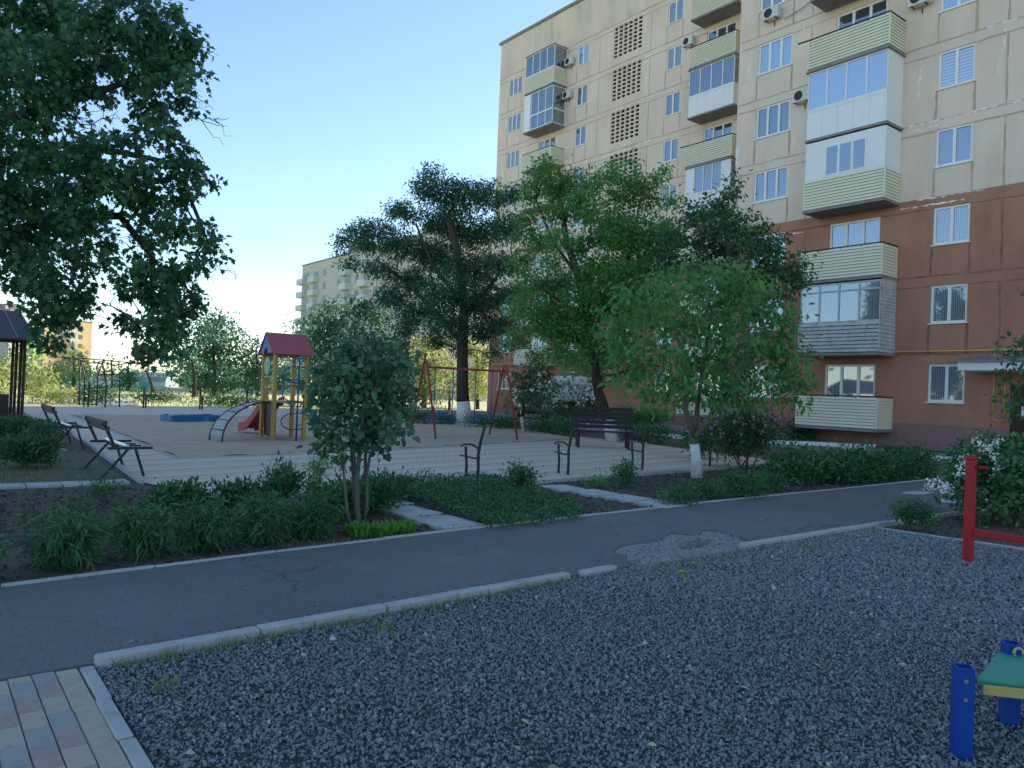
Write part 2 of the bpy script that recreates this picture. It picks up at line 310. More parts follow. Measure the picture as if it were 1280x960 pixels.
AREA = {'oval': .30, 'maple': .44, 'lobed': .52, 'leaflet': .22, 'needle': .09, 'rose': .62}
def crown_points(blobs, leaf, cov, nl=12, spread=2.6, flat=.8, area=.45):
    """leaf positions clustered on twig ends; returns positions, outward dirs, tint, twig ends per blob."""
    P = []; O = []; Tn = []; ends = []
    for c, r in blobs:
        c = np.array(c); r = np.array(r, float)*np.ones(3)
        n = max(6, int(cov*math.pi*r[0]*r[2]/(area*leaf*leaf))); nc = max(3, n//nl)
        d = norm(rng.normal(size=(nc, 3))); rad = rng.random(nc)**.42
        cc = c+d*rad[:, None]*r*(0.75+.35*rng.random((nc, 1)))
        ct = rng.normal(.45, .23, nc)+rng.normal(0, .06)
        idx = np.repeat(np.arange(nc), nl); sp = leaf*spread*(.6+.8*rng.random(nc))[idx]
        off = rng.normal(size=(nc*nl, 3))*.5; off[:, 2] *= flat
        P.append(cc[idx]+off*sp[:, None]); O.append(norm(cc[idx]-c+.5*off*sp[:, None]))
        Tn.append(np.clip(ct[idx]+rng.normal(0, .16, nc*nl), 0, 1)); ends.append(cc)
    return np.concatenate(P), np.concatenate(O), np.concatenate(Tn), ends
def foliage(name, blobs, leaf, cov, m, parent, shape='oval', droop=.25, nl=12, spread=2.6, hang=.5, upn=.7, jit=1.0, zmin=None):
    P, O, T, ends = crown_points(blobs, leaf, cov, nl, spread, area=max(.16, AREA[shape]))
    if zmin is not None:
        k = P[:, 2] > zmin; P, O, T = P[k], O[k], T[k]
    n = len(P); tip = norm(O+rng.normal(size=(n, 3))*.7*jit+np.array([0, 0, -hang])); nn = norm(rng.normal(size=(n, 3))*.6*jit+O*.45+np.array([0, 0, upn]))
    V = leaf_polys(P, tip, nn, leaf*(.65+.6*rng.random(n)), shape, droop)
    return poly_mesh(name, V, V.shape[1], m, T, parent), ends
def wob(a, b, n, amp):
    a = np.array(a, float); b = np.array(b, float); L_ = np.linalg.norm(b-a)
    pts = [a+(b-a)*t for t in np.linspace(0, 1, n+1)]
    for i in range(1, n): pts[i] = pts[i]+rng.normal(size=3)*amp*L_*math.sin(math.pi*i/n)
    return pts
def tree(name, label, cat, D, trunk, r0, blobs, leaf, cov, lm, bark='bark', white=None, shape='oval', group=None, thick=.55, twigs=7, stems=None, base=None, hang=.5, flatten=.85, spread=2.6, nl=12, tr=None, jitter=.55, bare=None, extra=None):
    """trunk: sight-line points from the foot upward at depth D; blobs: (px, py, r_px[, depth shift])."""
    pts = [on_depth(x, y, D) for x, y in trunk] if base is None else base
    foot = np.array(pts[0]); pts[0] = foot
    root = thing(name, (foot[0], foot[1], 0), label, cat, group)
    bx = [b[0] for b in blobs]; Rw = (max(bx)-min(bx)+60)/2/FPX*D; mx = (max(bx)+min(bx))/2
    B = []
    for b in blobs:
        dx = (b[0]-mx)/FPX*D; lim = math.sqrt(max(.08, 1-(dx/Rw)**2))*Rw*jitter
        dd = b[3] if len(b) > 3 else random.uniform(-1, 1)*lim
        c = on_depth(b[0], b[1], D+dd); r = b[2]/FPX*D
        B.append((c, np.array([r, r, r*flatten])))
    _, ends = foliage('crown', B, leaf, cov, L[lm], root, shape, hang=hang, spread=spread, nl=nl)
    mb = MB(); k = len(pts)
    radii = [r0*(1-.55*i/(k-1)) for i in range(k)] if tr is None else tr
    if white:
        zw = white; i = 0; P2 = []; Q = []
        # split the trunk at the whitewash line
        low = [pts[0]]; hi = []; lr = [radii[0]*1.15]; hr = []
        for a, b, ra, rb in zip(pts[:-1], pts[1:], radii[:-1], radii[1:]):
            if a[2] < zw <= b[2]:
                t = (zw-a[2])/(b[2]-a[2]); q = a+(b-a)*t; rq = ra+(rb-ra)*t
                low.append(q); lr.append(rq); hi += [q, b]; hr += [rq, rb]
            elif b[2] < zw: low.append(b); lr.append(rb)
            else: hi.append(b); hr.append(rb)
        mb.tube(low, [x*1.02 for x in lr], 10, 1); mb.tube(hi, hr, 10, 0)
    else: mb.tube([pts[0]-np.array([0, 0, .1])]+pts, [radii[0]*1.25]+radii, 10, 0)
    nodes = [(p, r) for p, r in zip(pts[1:], radii[1:])]
    for st in (stems or []):
        sp = [on_depth(x, y, D+(st[2] if len(st) > 2 else 0)) for x, y in st[0]]
        rr = [st[1]*(1-.6*i/(len(sp)-1)) for i in range(len(sp))]
        mb.tube(sp, rr, 8, 0); nodes += list(zip(sp[1:], rr[1:]))
    order = sorted(range(len(B)), key=lambda i: min(np.linalg.norm(B[i][0]-p) for p, _ in nodes))
    for i in order:
        c, r = B[i]
        def cost(nr): return np.linalg.norm(c-nr[0])+max(0, nr[0][2]-c[2])*1.2
        p, pr = min(nodes, key=cost); cr = max(pr*thick, .008)
        Lb = np.linalg.norm(c-p)
        w = wob(p, c, 4, .05); cr = min(cr, .012+.011*Lb); w[1][2] += .04*Lb; w[2][2] += .05*Lb
        mb.tube(w, np.linspace(min(pr*.7, cr*1.3), cr*.6, 5), 6, 0, False); nodes.append((np.array(c), cr*.6)); nodes.append((w[2], cr))
        e = ends[i]
        for q in e[rng.permutation(len(e))[:twigs]]:
            mb.tube(wob(w[3] if rng.random() < .4 else c, q, 3, .09), np.linspace(cr*.4, .004, 4), 4, 0, False)
    for tw in (bare or []):                    # leafless twigs
        a = on_depth(*tw[0], D+tw[2]); b = on_depth(*tw[1], D+tw[2]); w = wob(a, b, 6, .06)
        mb.tube(w, np.linspace(.018, .005, 7), 4, 0, False)
        for q in range(9):
            s_ = w[rng.integers(1, 7)]; d = (b-a)*.35+rng.normal(size=3)*np.linalg.norm(b-a)*.22
            mb.tube(wob(s_, s_+d, 4, .12), np.linspace(.008, .003, 5), 3, 0, False)
    tb = mb.build('trunk', [M[bark], M['lime']], root, fix=False)
    return root
def bush(name, label, cat, c, r, leaf, cov, lm, shape='oval', group=None, lobes=6, hang=.2, stems=4, upn=.6, jit=1.0, seed=None, spread=2.6, nl=12, part='foliage'):
    """c: centre of the foot on the ground; r: (rx, ry, h)."""
    c = np.array([c[0], c[1], 0.0]); root = thing(name, c, label, cat, group); B = []
    for i in range(lobes):
        a = 2*math.pi*(i+rng.random()*.6)/lobes; q = .5+.15*rng.random(); zz = r[2]*(.42+.30*rng.random())
        rr = np.array([r[0]*.5, r[1]*.5, r[2]*.36])*(.8+.4*rng.random())
        B.append((c+np.array([math.cos(a)*q*r[0], math.sin(a)*q*r[1], zz]), rr))
    B.append((c+np.array([0, 0, r[2]*.62]), np.array([r[0]*.55, r[1]*.55, r[2]*.36])))
    _, ends = foliage(part, B, leaf, cov, L[lm], root, shape, hang=hang, upn=upn, jit=jit, spread=spread, nl=nl, zmin=.015)
    if stems:
        mb = MB()
        for i in range(stems):
            b, rr = B[i % len(B)]; a0 = c+rng.normal(size=3)*np.array([r[0], r[1], 0])*.1
            w = wob(a0, b, 3, .05); mb.tube(w, np.linspace(.016, .008, 4)*max(.6, r[2]), 5, 0, False)
            for q in ends[i % len(B)][:5]: mb.tube(wob(b, q, 2, .06), np.linspace(.006, .003, 3), 3, 0, False)
        mb.build('stems', M['barkg'], root, fix=False)
    return root, B
def straps(n, c, r, length, width, spread_, lean=.9):
    """arching strap leaves growing from a clump: (n*3, 4, 3) quads."""
    a = rng.random(n)*2*math.pi; q = np.sqrt(rng.random(n))
    base = np.stack([c[0]+r*q*np.cos(a), c[1]+r*q*np.sin(a), np.zeros(n)], 1)
    a2 = a+rng.normal(0, .7, n); out = np.stack([np.cos(a2), np.sin(a2), np.zeros(n)], 1); side = np.stack([-np.sin(a2), np.cos(a2), np.zeros(n)], 1)
    Ln = length*(.7+.5*rng.random(n))[:, None]; k = (lean*(.25+.75*rng.random(n)))[:, None]; wd = width*(.7+.6*rng.random(n))[:, None]
    rows = []
    for t, w in ((0, .7), (.4, 1.), (.75, .85), (1.0, .06)):
        h = Ln*(t*(1.0-.1*k)-.55*k*t*t); o = Ln*k*(.25*t+.5*t*t)
        p = base+out*o+np.array([0, 0, 1.])*h; rows.append((p-side*wd*w/2, p+side*wd*w/2))
    V = []
    for i in range(3): V.append(np.stack([rows[i][0], rows[i][1], rows[i+1][1], rows[i+1][0]], 1))
    t = np.clip(rng.normal(.45, .2, n), 0, 1)
    return np.concatenate(V), np.concatenate([t, t, t])
def blades(P, h, w, lean=.4):
    n = len(P); a = rng.random(n)*2*math.pi; d = np.stack([np.cos(a), np.sin(a), 0*a], 1); s = np.stack([-np.sin(a), np.cos(a), 0*a], 1)
    hh = (h*(.5+.9*rng.random(n)))[:, None]; ww = w*(.6+.8*rng.random(n))[:, None]; ln = (lean*rng.random(n))[:, None]
    z = np.array([0, 0, 1.])
    return np.stack([P-s*ww/2, P+s*ww/2, P+s*ww*.3+z*hh*.6+d*hh*ln*.4, P+z*hh+d*hh*ln], 1)
def in_poly(x, y, poly):
    c = np.zeros(len(x), bool); n = len(poly)
    for i in range(n):
        x0, y0 = poly[i][:2]; x1, y1 = poly[i-1][:2]
        k = ((y0 > y) != (y1 > y)) & (x < (x1-x0)*(y-y0)/((y1-y0) if abs(y1-y0) > 1e-9 else 1e-9)+x0)
        c ^= k
    return c
def scatter(poly, n):
    P = np.array([p[:2] for p in poly]); lo = P.min(0); hi = P.max(0)
    q = lo+(hi-lo)*rng.random((n, 2)); k = in_poly(q[:, 0], q[:, 1], poly); return q[k]
OCT = np.array([(1, 0, 0), (-1, 0, 0), (0, 1, 0), (0, -1, 0), (0, 0, 1), (0, 0, -1)], float)
OCF = np.array([(0, 2, 4), (2, 1, 4), (1, 3, 4), (3, 0, 4), (2, 0, 5), (1, 2, 5), (3, 1, 5), (0, 3, 5)])
def stones(name, P, size, m, flat=.7):
    n = len(P); v = OCT[None]*(.55+.75*rng.random((n, 6, 3)))+rng.normal(0, .22, (n, 6, 3))
    v[:, :, 2] *= flat
    q = norm(rng.normal(size=(n, 4))); w, x, y, z = q.T
    Rm = np.stack([1-2*(y*y+z*z), 2*(x*y-z*w), 2*(x*z+y*w), 2*(x*y+z*w), 1-2*(x*x+z*z), 2*(y*z-x*w), 2*(x*z-y*w), 2*(y*z+x*w), 1-2*(x*x+y*y)], 1).reshape(n, 3, 3)
    v = np.einsum('nij,nkj->nki', Rm, v)*size[:, None, None]/2+P[:, None, :]
    V = v[:, OCF, :].reshape(n*8, 3, 3); t = np.repeat(np.clip(rng.normal(.4, .2, n), 0, 1), 8)
    return poly_mesh(name, V, 3, m, t)

# ------------------------------------------------------------------ the setting
def sheet(name, poly, z, m): return struct(name, MB().add([(p[0], p[1], z) for p in poly], [list(range(len(poly)))]), m, fix=False)
sheet('ground', [(-1500, -1500), (1500, -1500), (1500, 1500), (-1500, 1500)], -.07, M['field'])
sheet('garden_soil', [(-16, -14), (24.2, -14), (24.2, 20), (23.6, 41.8), (-16, 41.8)], -.012, M['soil'])
sheet('leaf_litter_verge', [(-16, 41.8), (23.6, 41.8), (23, 46.2), (17, 47.2), (9, 46.4), (-16, 45.5)], -.03, M['litter'])
sheet('trodden_lawn', [(-8, 12.25), (2.55, 12.25), (2.9, 21.5), (3.2, 30), (-8, 30)], -.004, M['soilgrass'])
sheet('yard_road', [(24.2, -30), (29.2, -30), (29.2, 24), (36.2, 24), (36.2, 75), (24.2, 75), (23.7, 42)], -.004, M['road'])
sheet('building_apron', [(29.25, -30), (30.5, -30), (30.5, 22.4), (29.25, 22.4)], .03, M['road'])
sheet('footpath', [at(*p)[:2] for p in ((70, 501), (140, 507), (178, 505), (132, 499), (96, 495), (70, 494))], -.02, M['road'])

# asphalt path with its broken edge
PB = [(-14, 4.95), (.54, 6.35), (2.6, 6.6), (4.84, 6.79), (9, 7.06), (16.6, 7.35), (24.2, 7.6)]
HOLE = [(5.14, 4.71), (5.26, 4.92), (5.42, 5.05), (5.36, 5.22), (5.62, 5.38), (5.95, 5.44), (6.30, 5.43), (6.50, 5.53), (6.66, 5.63), (6.80, 5.67), (6.84, 5.52), (7.02, 5.44), (7.12, 5.52), (7.24, 5.62), (7.38, 5.55), (7.36, 5.36), (7.30, 5.20), (7.22, 5.0), (7.2, 4.77)]
HOLE2 = []
for a, b in zip(HOLE[:-1], HOLE[1:]):
    for t in (0, .33, .66): HOLE2.append((a[0]+(b[0]-a[0])*t+random.uniform(-.018, .018), a[1]+(b[1]-a[1])*t+random.uniform(-.018, .018)))
HOLE2.append(HOLE[-1])
PF = [(-14, 4.2), (.81, 4.46), (4.3, 4.69)]+HOLE2+[(10.05, 4.82), (16, 4.95), (24.2, 5.0)]
mb = MB(); mb.prism(PF+PB[::-1], -.05, .014)
for isl in ([(6.28, 4.98), (6.62, 5.06), (6.86, 5.18), (6.80, 5.30), (6.55, 5.22), (6.36, 5.20), (6.22, 5.10)]  ,): mb.prism(isl, -.05, .008)
struct('path', mb, M['asphalt'])
sheet('pothole', [(5.0, 4.5), (7.4, 4.6), (7.6, 5.8), (5.0, 5.75)], -.006, M['rubble'])
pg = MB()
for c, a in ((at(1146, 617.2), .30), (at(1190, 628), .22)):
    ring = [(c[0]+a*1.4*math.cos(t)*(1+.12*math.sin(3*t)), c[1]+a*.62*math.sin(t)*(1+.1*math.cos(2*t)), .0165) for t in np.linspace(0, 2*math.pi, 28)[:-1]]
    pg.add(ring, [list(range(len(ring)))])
struct('puddle_sheen', pg, M['slabs'], fix=False)  # bright sky reflection in the puddles, painted as pale sheets

GRAV = [(.80, -6), (.80, 4.44), (4.3, 4.66), (5.1, 4.66), (7.2, 4.74), (9.50, 4.78), (9.72, 3.0), (9.9, -6)]
sheet('gravel_bed', GRAV, -.003, mat('gravel_base', (.14, .147, .155), (.06, .063, .067), rough=.95, scale=38, bump=.02, bscale=45, lo=.3, hi=.6))

kb = MB()
def kerb_run(p0, p1, w, z1, step, gaps=.012, jit=.006):
    p0 = np.array(p0, float); p1 = np.array(p1, float); n = max(1, round(np.linalg.norm(p1-p0)/step)); d = (p1-p0)/np.linalg.norm(p1-p0); s = np.array([-d[1], d[0]])
    for i in range(n):
        a = p0+(p1-p0)*i/n+d*gaps/2; b = p0+(p1-p0)*(i+1)/n-d*gaps/2; j = random.uniform(-jit, jit)
        kb.prism([a+s*(j-w/2), b+s*(j-w/2), b+s*(j+w/2), a+s*(j+w/2)], -.1, z1+random.uniform(-.004, .004))
kerb_run((.80, 4.435), (4.3, 4.66), .085, .055, 1.0); kerb_run((6.78, 4.735), (10.0, 4.80), .085, .05, 1.0); kerb_run((10.0, 4.80), (24, 4.96), .085, .04, 1.0)
kerb_run((.757, 4.42), (.757, 1.5), .064, .022, .5)
kerb_run((9.52, 4.72), (9.72, 3.0), .05, .022, .8); kerb_run((9.72, 3.0), (9.9, -5), .05, .022, 1.0)
for a, b in zip(PB[:-1], PB[1:]): kerb_run(np.array(a)+(0, .03), np.array(b)+(0, .03), .05, .028, 1.0)
struct('kerb', kb, M['kerb'], bevel=.008)
t = kb = MB(); c0 = np.array([4.66, 4.68]); d0 = np.array([.985, .05])
kb.prism([c0-d0*.20+(0, -.05), c0+d0*.21+(0, -.045), c0+d0*.2+(0, .04), c0-d0*.21+(0, .035)], -.03, .045)
tag(kb.build('kerb_stone', M['kerb'], bevel=.01), 'short loose kerb stone lying between the broken ends of the path kerb', 'kerb stone')

def paving_mat():
    m = bpy.data.materials.new('striped_block_paving'); m.use_nodes = True; nt = m.node_tree; b = nt.nodes['Principled BSDF']; b.inputs['Roughness'].default_value = .85
    tc = nd(nt, 'ShaderNodeTexCoord'); mp = nd(nt, 'ShaderNodeMapping'); nt.links.new(tc.outputs['Object'], mp.inputs['Vector']); mp.inputs['Rotation'].default_value = (0, 0, R_(-12))
    br = nd(nt, 'ShaderNodeTexBrick'); br.inputs['Scale'].default_value = 1; br.inputs['Brick Width'].default_value = .2; br.inputs['Row Height'].default_value = .1; br.inputs['Mortar Size'].default_value = .006
    br.inputs['Color1'].default_value = (.92, .92, .92, 1); br.inputs['Color2'].default_value = (1, 1, 1, 1); br.inputs['Mortar'].default_value = (.62, .61, .58, 1)
    nt.links.new(mp.outputs['Vector'], br.inputs['Vector'])
    sx = nd(nt, 'ShaderNodeSeparateXYZ'); nt.links.new(mp.outputs['Vector'], sx.inputs[0])
    n = nd(nt, 'ShaderNodeTexNoise'); n.inputs['Scale'].default_value = .35; nt.links.new(mp.outputs['Vector'], n.inputs['Vector'])
    a = nd(nt, 'ShaderNodeMath', operation='MULTIPLY_ADD'); a.inputs[1].default_value = 1/.9; a.inputs[2].default_value = 100; nt.links.new(sx.outputs[1], a.inputs[0])
    s2 = nd(nt, 'ShaderNodeMath', operation='SNAP'); s2.inputs[1].default_value = .1/.9; nt.links.new(a.outputs[0], s2.inputs[0])
    f = nd(nt, 'ShaderNodeMath', operation='FRACT'); nt.links.new(s2.outputs[0], f.inputs[0])
    r = nd(nt, 'ShaderNodeValToRGB'); r.color_ramp.interpolation = 'CONSTANT'; e = r.color_ramp.elements
    e[0].position = 0; e[0].color = (.82, .675, .50, 1); e[1].position = .32; e[1].color = (.68, .59, .49, 1)
    for p, c in ((.54, (.82, .665, .49, 1)), (.66, (.66, .48, .40, 1)), (.84, (.73, .62, .50, 1))): q = e.new(p); q.color = c
    nt.links.new(f.outputs[0], r.inputs['Fac'])
    mx = nd(nt, 'ShaderNodeMix', data_type='RGBA', blend_type='MULTIPLY'); mx.inputs['Factor'].default_value = 1; nt.links.new(r.outputs['Color'], mx.inputs[6]); nt.links.new(br.outputs['Color'], mx.inputs[7])
    n2 = nd(nt, 'ShaderNodeTexNoise'); n2.inputs['Scale'].default_value = 1.6; n2.inputs['Detail'].default_value = 8; n2.inputs['Roughness'].default_value = .7; nt.links.new(tc.outputs['Object'], n2.inputs['Vector'])
    mr = nd(nt, 'ShaderNodeMapRange'); mr.inputs[1].default_value = .45; mr.inputs[2].default_value = .75; mr.inputs[4].default_value = .55; nt.links.new(n2.outputs['Fac'], mr.inputs['Value'])
    m2 = nd(nt, 'ShaderNodeMix', data_type='RGBA'); nt.links.new(mr.outputs[0], m2.inputs['Factor']); nt.links.new(mx.outputs[2], m2.inputs[6]); m2.inputs[7].default_value = (.66, .57, .46, 1)
    nt.links.new(m2.outputs[2], b.inputs['Base Color'])
    bp = nd(nt, 'ShaderNodeBump'); bp.inputs['Distance'].default_value = .004; nt.links.new(br.outputs['Color'], bp.inputs['Height']); nt.links.new(bp.outputs['Normal'], b.inputs['Normal'])
    return m
PAVE = [(2.68, 11.9), (3.35, 9.78), (6.03, 10.2), (7.75, 9.9), (11.3, 10.26), (14.7, 10.65), (18.0, 11.2), (18.3, 13.2), (19.2, 17.3), (18.6, 20), (20.4, 25.5), (19.9, 33.5), (17.2, 46.0), (10, 43), (3.4, 41.7), (3.3, 22)]
sheet('paving', PAVE, .010, paving_mat())
SAND = [(4.0, 15.34), (5.95, 15.62), (9.56, 16.6), (14.29, 18.1), (18.2, 19.4), (20.1, 25.5), (19.7, 29.1), (19.4, 33.3), (12.1, 33.7), (4.8, 33.2), (4.4, 23.3), (4.16, 18.6)]
# sand with trodden hollows
def heightfield(name, poly, z, step, amp, m):
    P = np.array(poly); lo = P.min(0); hi = P.max(0); nx = int((hi[0]-lo[0])/step)+1; ny = int((hi[1]-lo[1])/step)+1
    from mathutils import noise
    vs = {}; V = []; F = []
    xs = lo[0]+(hi[0]-lo[0])*np.arange(nx)/(nx-1); ys = lo[1]+(hi[1]-lo[1])*np.arange(ny)/(ny-1)
    X, Y = np.meshgrid(xs, ys, indexing='ij'); ins = in_poly(X.ravel(), Y.ravel(), poly).reshape(X.shape)
    for i in range(nx):
        for j in range(ny):
            if ins[i, j]:
                vs[i, j] = len(V); V.append((X[i, j], Y[i, j], z+amp*noise.fractal(Vector((X[i, j]*1.1, Y[i, j]*1.1, 3.7)), .9, 2.1, 4)))
    for (i, j) in vs:
        q = [(i, j), (i+1, j), (i+1, j+1), (i, j+1)]
        if all(k in vs for k in q): F.append([vs[k] for k in q])
    mb = MB(); mb.add(V, F, 0, True); return struct(name, mb, m, fix=False)
sheet('sand_bed', SAND, .016, M['sand'])
heightfield('sand', SAND, .032, .14, .022, M['sand'])
kb = MB()
for a, b in zip(SAND, SAND[1:]+SAND[:1]): kerb_run(a, b, .06, .035, 1.0)
for a, b in (((2.66, 11.9), (3.28, 22)), ((3.28, 22), (3.38, 41.5)), ((3.35, 9.74), (6.03, 10.16)), ((6.03, 10.16), (7.75, 9.86)), ((7.75, 9.86), (11.3, 10.22)), ((11.3, 10.22), (14.7, 10.61)), ((14.7, 10.61), (18, 11.16)), ((19.3, 17.3), (18.75, 20)), ((20.1, 25.5), (19.9, 33.5))): kerb_run(a, b, .06, .05, 1.0)
struct('paving_kerb', kb, M['kerb'])
kb = MB()
kerb_run((33.1, 37.2), (26.8, 28), .15, .13, 1.5); kerb_run((24.2, 23.5), (23.6, 20.9), .15, .13, 1.5); kerb_run((23.6, 20.9), (24.1, 17.9), .15, .13, 1.5); kerb_run((24.1, 17.9), (26.4, 16.0), .15, .13, 1.5); kerb_run((26.4, 16.0), (28.4, 14.2), .15, .13, 1.5); kerb_run((26.2, 14.2), (25.2, 12.4), .15, .13, 1.5); kerb_run((25.2, 12.4), (24.3, 9.8), .15, .13, 1.5); kerb_run((24.3, 9.8), (24.2, 7.7), .15, .13, 1.5)
struct('whitewashed_kerb', kb, M['limekerb'])
sheet('kerbside_bed', [(24.2, 23.5), (23.6, 20.9), (24.1, 17.9), (26.4, 16.0), (28.4, 14.2), (29.2, 14.2), (29.2, 23.9)], .02, M['soil'])

# block pavers in the near corner
pm = MB(); pm.add([(-2.2, 1.4, -.012), (.73, 1.4, -.012), (.73, 4.40, -.012), (-2.2, 4.36, -.012)], [[0, 1, 2, 3]], 3)
seq = [0, 1, 2]
for ci in range(29):
    x1 = .722-.1*ci; x0 = x1-.1
    for ri in range(-1, 17):
        y1 = 4.42-(.2*ri)+(.066*ci) % .2-.0; y0 = y1-.2; y1 = min(y1, 4.44+.02*(x0-.8))
        if y1-y0 < .03: continue
        mi = 0 if ci == 0 else seq[(ri+ci//3+(1 if ci % 2 else 0)) % 3]
        g = .002; z = .014+random.uniform(-.002, .002); c = .004
        a = [(x0+g, y0+g), (x1-g, y0+g), (x1-g, y1-g), (x0+g, y1-g)]; b = [(x0+g+c, y0+g+c), (x1-g-c, y0+g+c), (x1-g-c, y1-g-c), (x0+g+c, y1-g-c)]
        vs = [(*q, -.01) for q in a]+[(*q, z-.005) for q in a]+[(*q, z) for q in b]
        pm.add(vs, [(0, 1, 5, 4), (1, 2, 6, 5), (2, 3, 7, 6), (3, 0, 4, 7), (4, 5, 9, 8), (5, 6, 10, 9), (6, 7, 11, 10), (7, 4, 8, 11), (8, 9, 10, 11)], mi)
struct('block_pavers', pm, [M['pY'], M['pG'], M['pR'], M['joint']])

# crushed stone over the gravel bed
gp = []
for lim0, lim1, dens in ((0, 5.2, 4600), (5.2, 7.0, 3700), (7.0, 13, 2300)):
    q = scatter([(.80, .2), (.80, 4.43), (4.3, 4.63), (5.1, 4.66), (7.2, 4.70), (9.48, 4.75), (9.7, 2.6), (7.0, .2)], int(dens*38)); dd = np.hypot(q[:, 0], q[:, 1])
    gp.append(q[(dd >= lim0) & (dd < lim1) & (q[:, 1] > q[:, 0]*.18-.35)])
q = scatter([(4.9, 4.5), (7.3, 4.6), (7.35, 5.35), (6.2, 5.3), (5.3, 5.0)], 160); gp.append(q)
gp = np.concatenate(gp); n = len(gp); sz = (.011+.017*rng.random(n)**1.9)*np.clip(np.hypot(gp[:, 0], gp[:, 1])/5.2, 1, 1.5)
tag(stones('gravel', np.column_stack([gp, .003+.010*rng.random(n)]), sz, L['gravel'], .6), kind='stuff')
q = scatter([(4.95, 4.55), (7.3, 4.65), (7.35, 5.5), (6.6, 5.6), (6.0, 5.4), (5.4, 5.2)], 1500)
tag(stones('asphalt_rubble', np.column_stack([q, -.004+.008*rng.random(len(q))]), .008+.035*rng.random(len(q))**3, leafmat('crumbled_asphalt_bits', (.20, .20, .20), (.50, .49, .475), 0.0, .85)), kind='stuff')
q = scatter(GRAV, 420); q = q[q[:, 1] > q[:, 0]*.18-.35]
tag(stones('pale_pebbles', np.column_stack([q, .016+.006*rng.random(len(q))]), .018+.03*rng.random(len(q))**3, L['gravelw']), kind='stuff')
q = scatter([(-3, 5.6), (.54, 6.45), (4.8, 6.9), (9, 7.15), (16.5, 7.45), (18, 11), (14.7, 10.5), (7.75, 9.8), (3.3, 9.6), (2.5, 11.7), (-3, 11.7)], 26000)
q2 = scatter([(9.7, 4.6), (9.9, 0), (16, 0), (16, 4.8)], 4000); q = np.concatenate([q, q2])
tag(stones('soil_clods', np.column_stack([q, -.008+.012*rng.random(len(q))]), .015+.06*rng.random(len(q))**2.5, L['clod']), kind='stuff')

# stepping slabs through the flower bed
def slab(cx, cy, w, l, rz, label):
    mb = MB(); l *= .93; p = [(-w/2, -l/2), (w/2, -l/2), (w/2, l/2), (-w/2, l/2)]
    mb.prism([(cx+x*math.cos(rz)-y*math.sin(rz)+random.uniform(-.02, .02), cy+x*math.sin(rz)+y*math.cos(rz)+random.uniform(-.02, .02)) for x, y in p], -.04, .03)
    tag(mb.build('stepping_slab', M['slabs'], bevel=.008), label, 'stepping slab', 'concrete slabs crossing the flower bed')
slab(4.80, 7.28, .55, .78, .0, 'grey slab beside the small multi-stemmed tree, nearest the asphalt path')
slab(4.83, 8.10, .52, .70, .05, 'grey slab second from the asphalt path beside the multi-stemmed tree')
slab(4.93, 8.84, .48, .62, .1, 'grey slab half under ground cover, third from the path by the multi-stemmed tree')
slab(8.42, 7.24, .56, .60, .05, 'concrete slab nearest the asphalt path in the right-hand row of four')
slab(8.40, 7.90, .54, .60, .0, 'concrete slab second from the asphalt path in the right-hand row of four')
slab(8.36, 8.55, .54, .58, -.03, 'concrete slab third from the asphalt path in the right-hand row of four')
slab(8.28, 9.20, .54, .60, -.05, 'concrete slab closest to the block paving in the right-hand row of four')
gm = MB()
for x0, y0, n in ((2.5, 12.1, 12), (2.5, 17.7, 9)):
    for i in range(n): gm.prism([(x0-.42*i-.40, y0-.19+random.uniform(-.02, .02)), (x0-.42*i, y0-.18), (x0-.42*i, y0+.2+random.uniform(-.02, .02)), (x0-.42*i-.40, y0+.2)], -.03, .016+random.uniform(0, .012))
struct('garden_path', gm, M['slabs'])

# ------------------------------------------------------------------ the nine-storey block
X2, X1, SH, F0, DB = 30.38, 37.5, 2.975, .66, 1.25
fl = lambda n: F0+SH*(n-1)
ROOF = 30.35; SPLIT = fl(4)+.03
apt = thing('apartment_building', (X2, 14, 0), 'nine-storey panel block, beige above and terracotta below, with balconies', 'apartment building')
def window_meshes(w, h, panes, kind):
    """meshes for one window, drawn in local YZ with the lower corner at the origin, face towards -X"""
    f = MB(); fw = .085
    f.boxp(.06, .125, 0, fw, 0, h); f.boxp(.06, .125, w-fw, w, 0, h); f.boxp(.06, .125, fw, w-fw, 0, fw); f.boxp(.06, .125, fw, w-fw, h-fw, h)
    edges = np.linspace(0, w, panes+1)
    for e in edges[1:-1]: f.boxp(.055, .12, e-fw*.62, e+fw*.62, fw, h-fw)
    p = MB(); p.add([(.105, fw*.8, fw*.8), (.105, w-fw*.8, fw*.8), (.105, w-fw*.8, h-fw*.8), (.105, fw*.8, h-fw*.8)], [[0, 3, 2, 1]])
    s = MB(); s.boxp(-.07, .06, -.04, w+.04, -.045, -.004)
    return f, p, s
WC = {}
def window(root, X, y0, y1, z0, z1, panes, kind, sill=True):
    key = (round(y1-y0, 2), round(z1-z0, 2), panes, kind)
    org = ORG[root.name]; loc = (X-org[0], y0-org[1], z0-org[2])
    if key not in WC:
        f, p, s = window_meshes(key[0], key[1], panes, kind)
        o = f.build('window', M['white'], root, local=True); q = p.build('pane', M[kind], o, fix=False, local=True); r = s.build('sill', M['white'], o, local=True)
        WC[key] = (o, q, r)
    else:
        o0, q0, r0 = WC[key]; o = o0.copy(); COL.objects.link(o); o.parent = root
        q = q0.copy(); COL.objects.link(q); q.parent = o; r = r0.copy(); COL.objects.link(r); r.parent = o
    o.location = loc; return o
kinds = ['gl1', 'gl1', 'gl2', 'gl1', 'gl5', 'gl2']
WH = (1.15, 2.58)
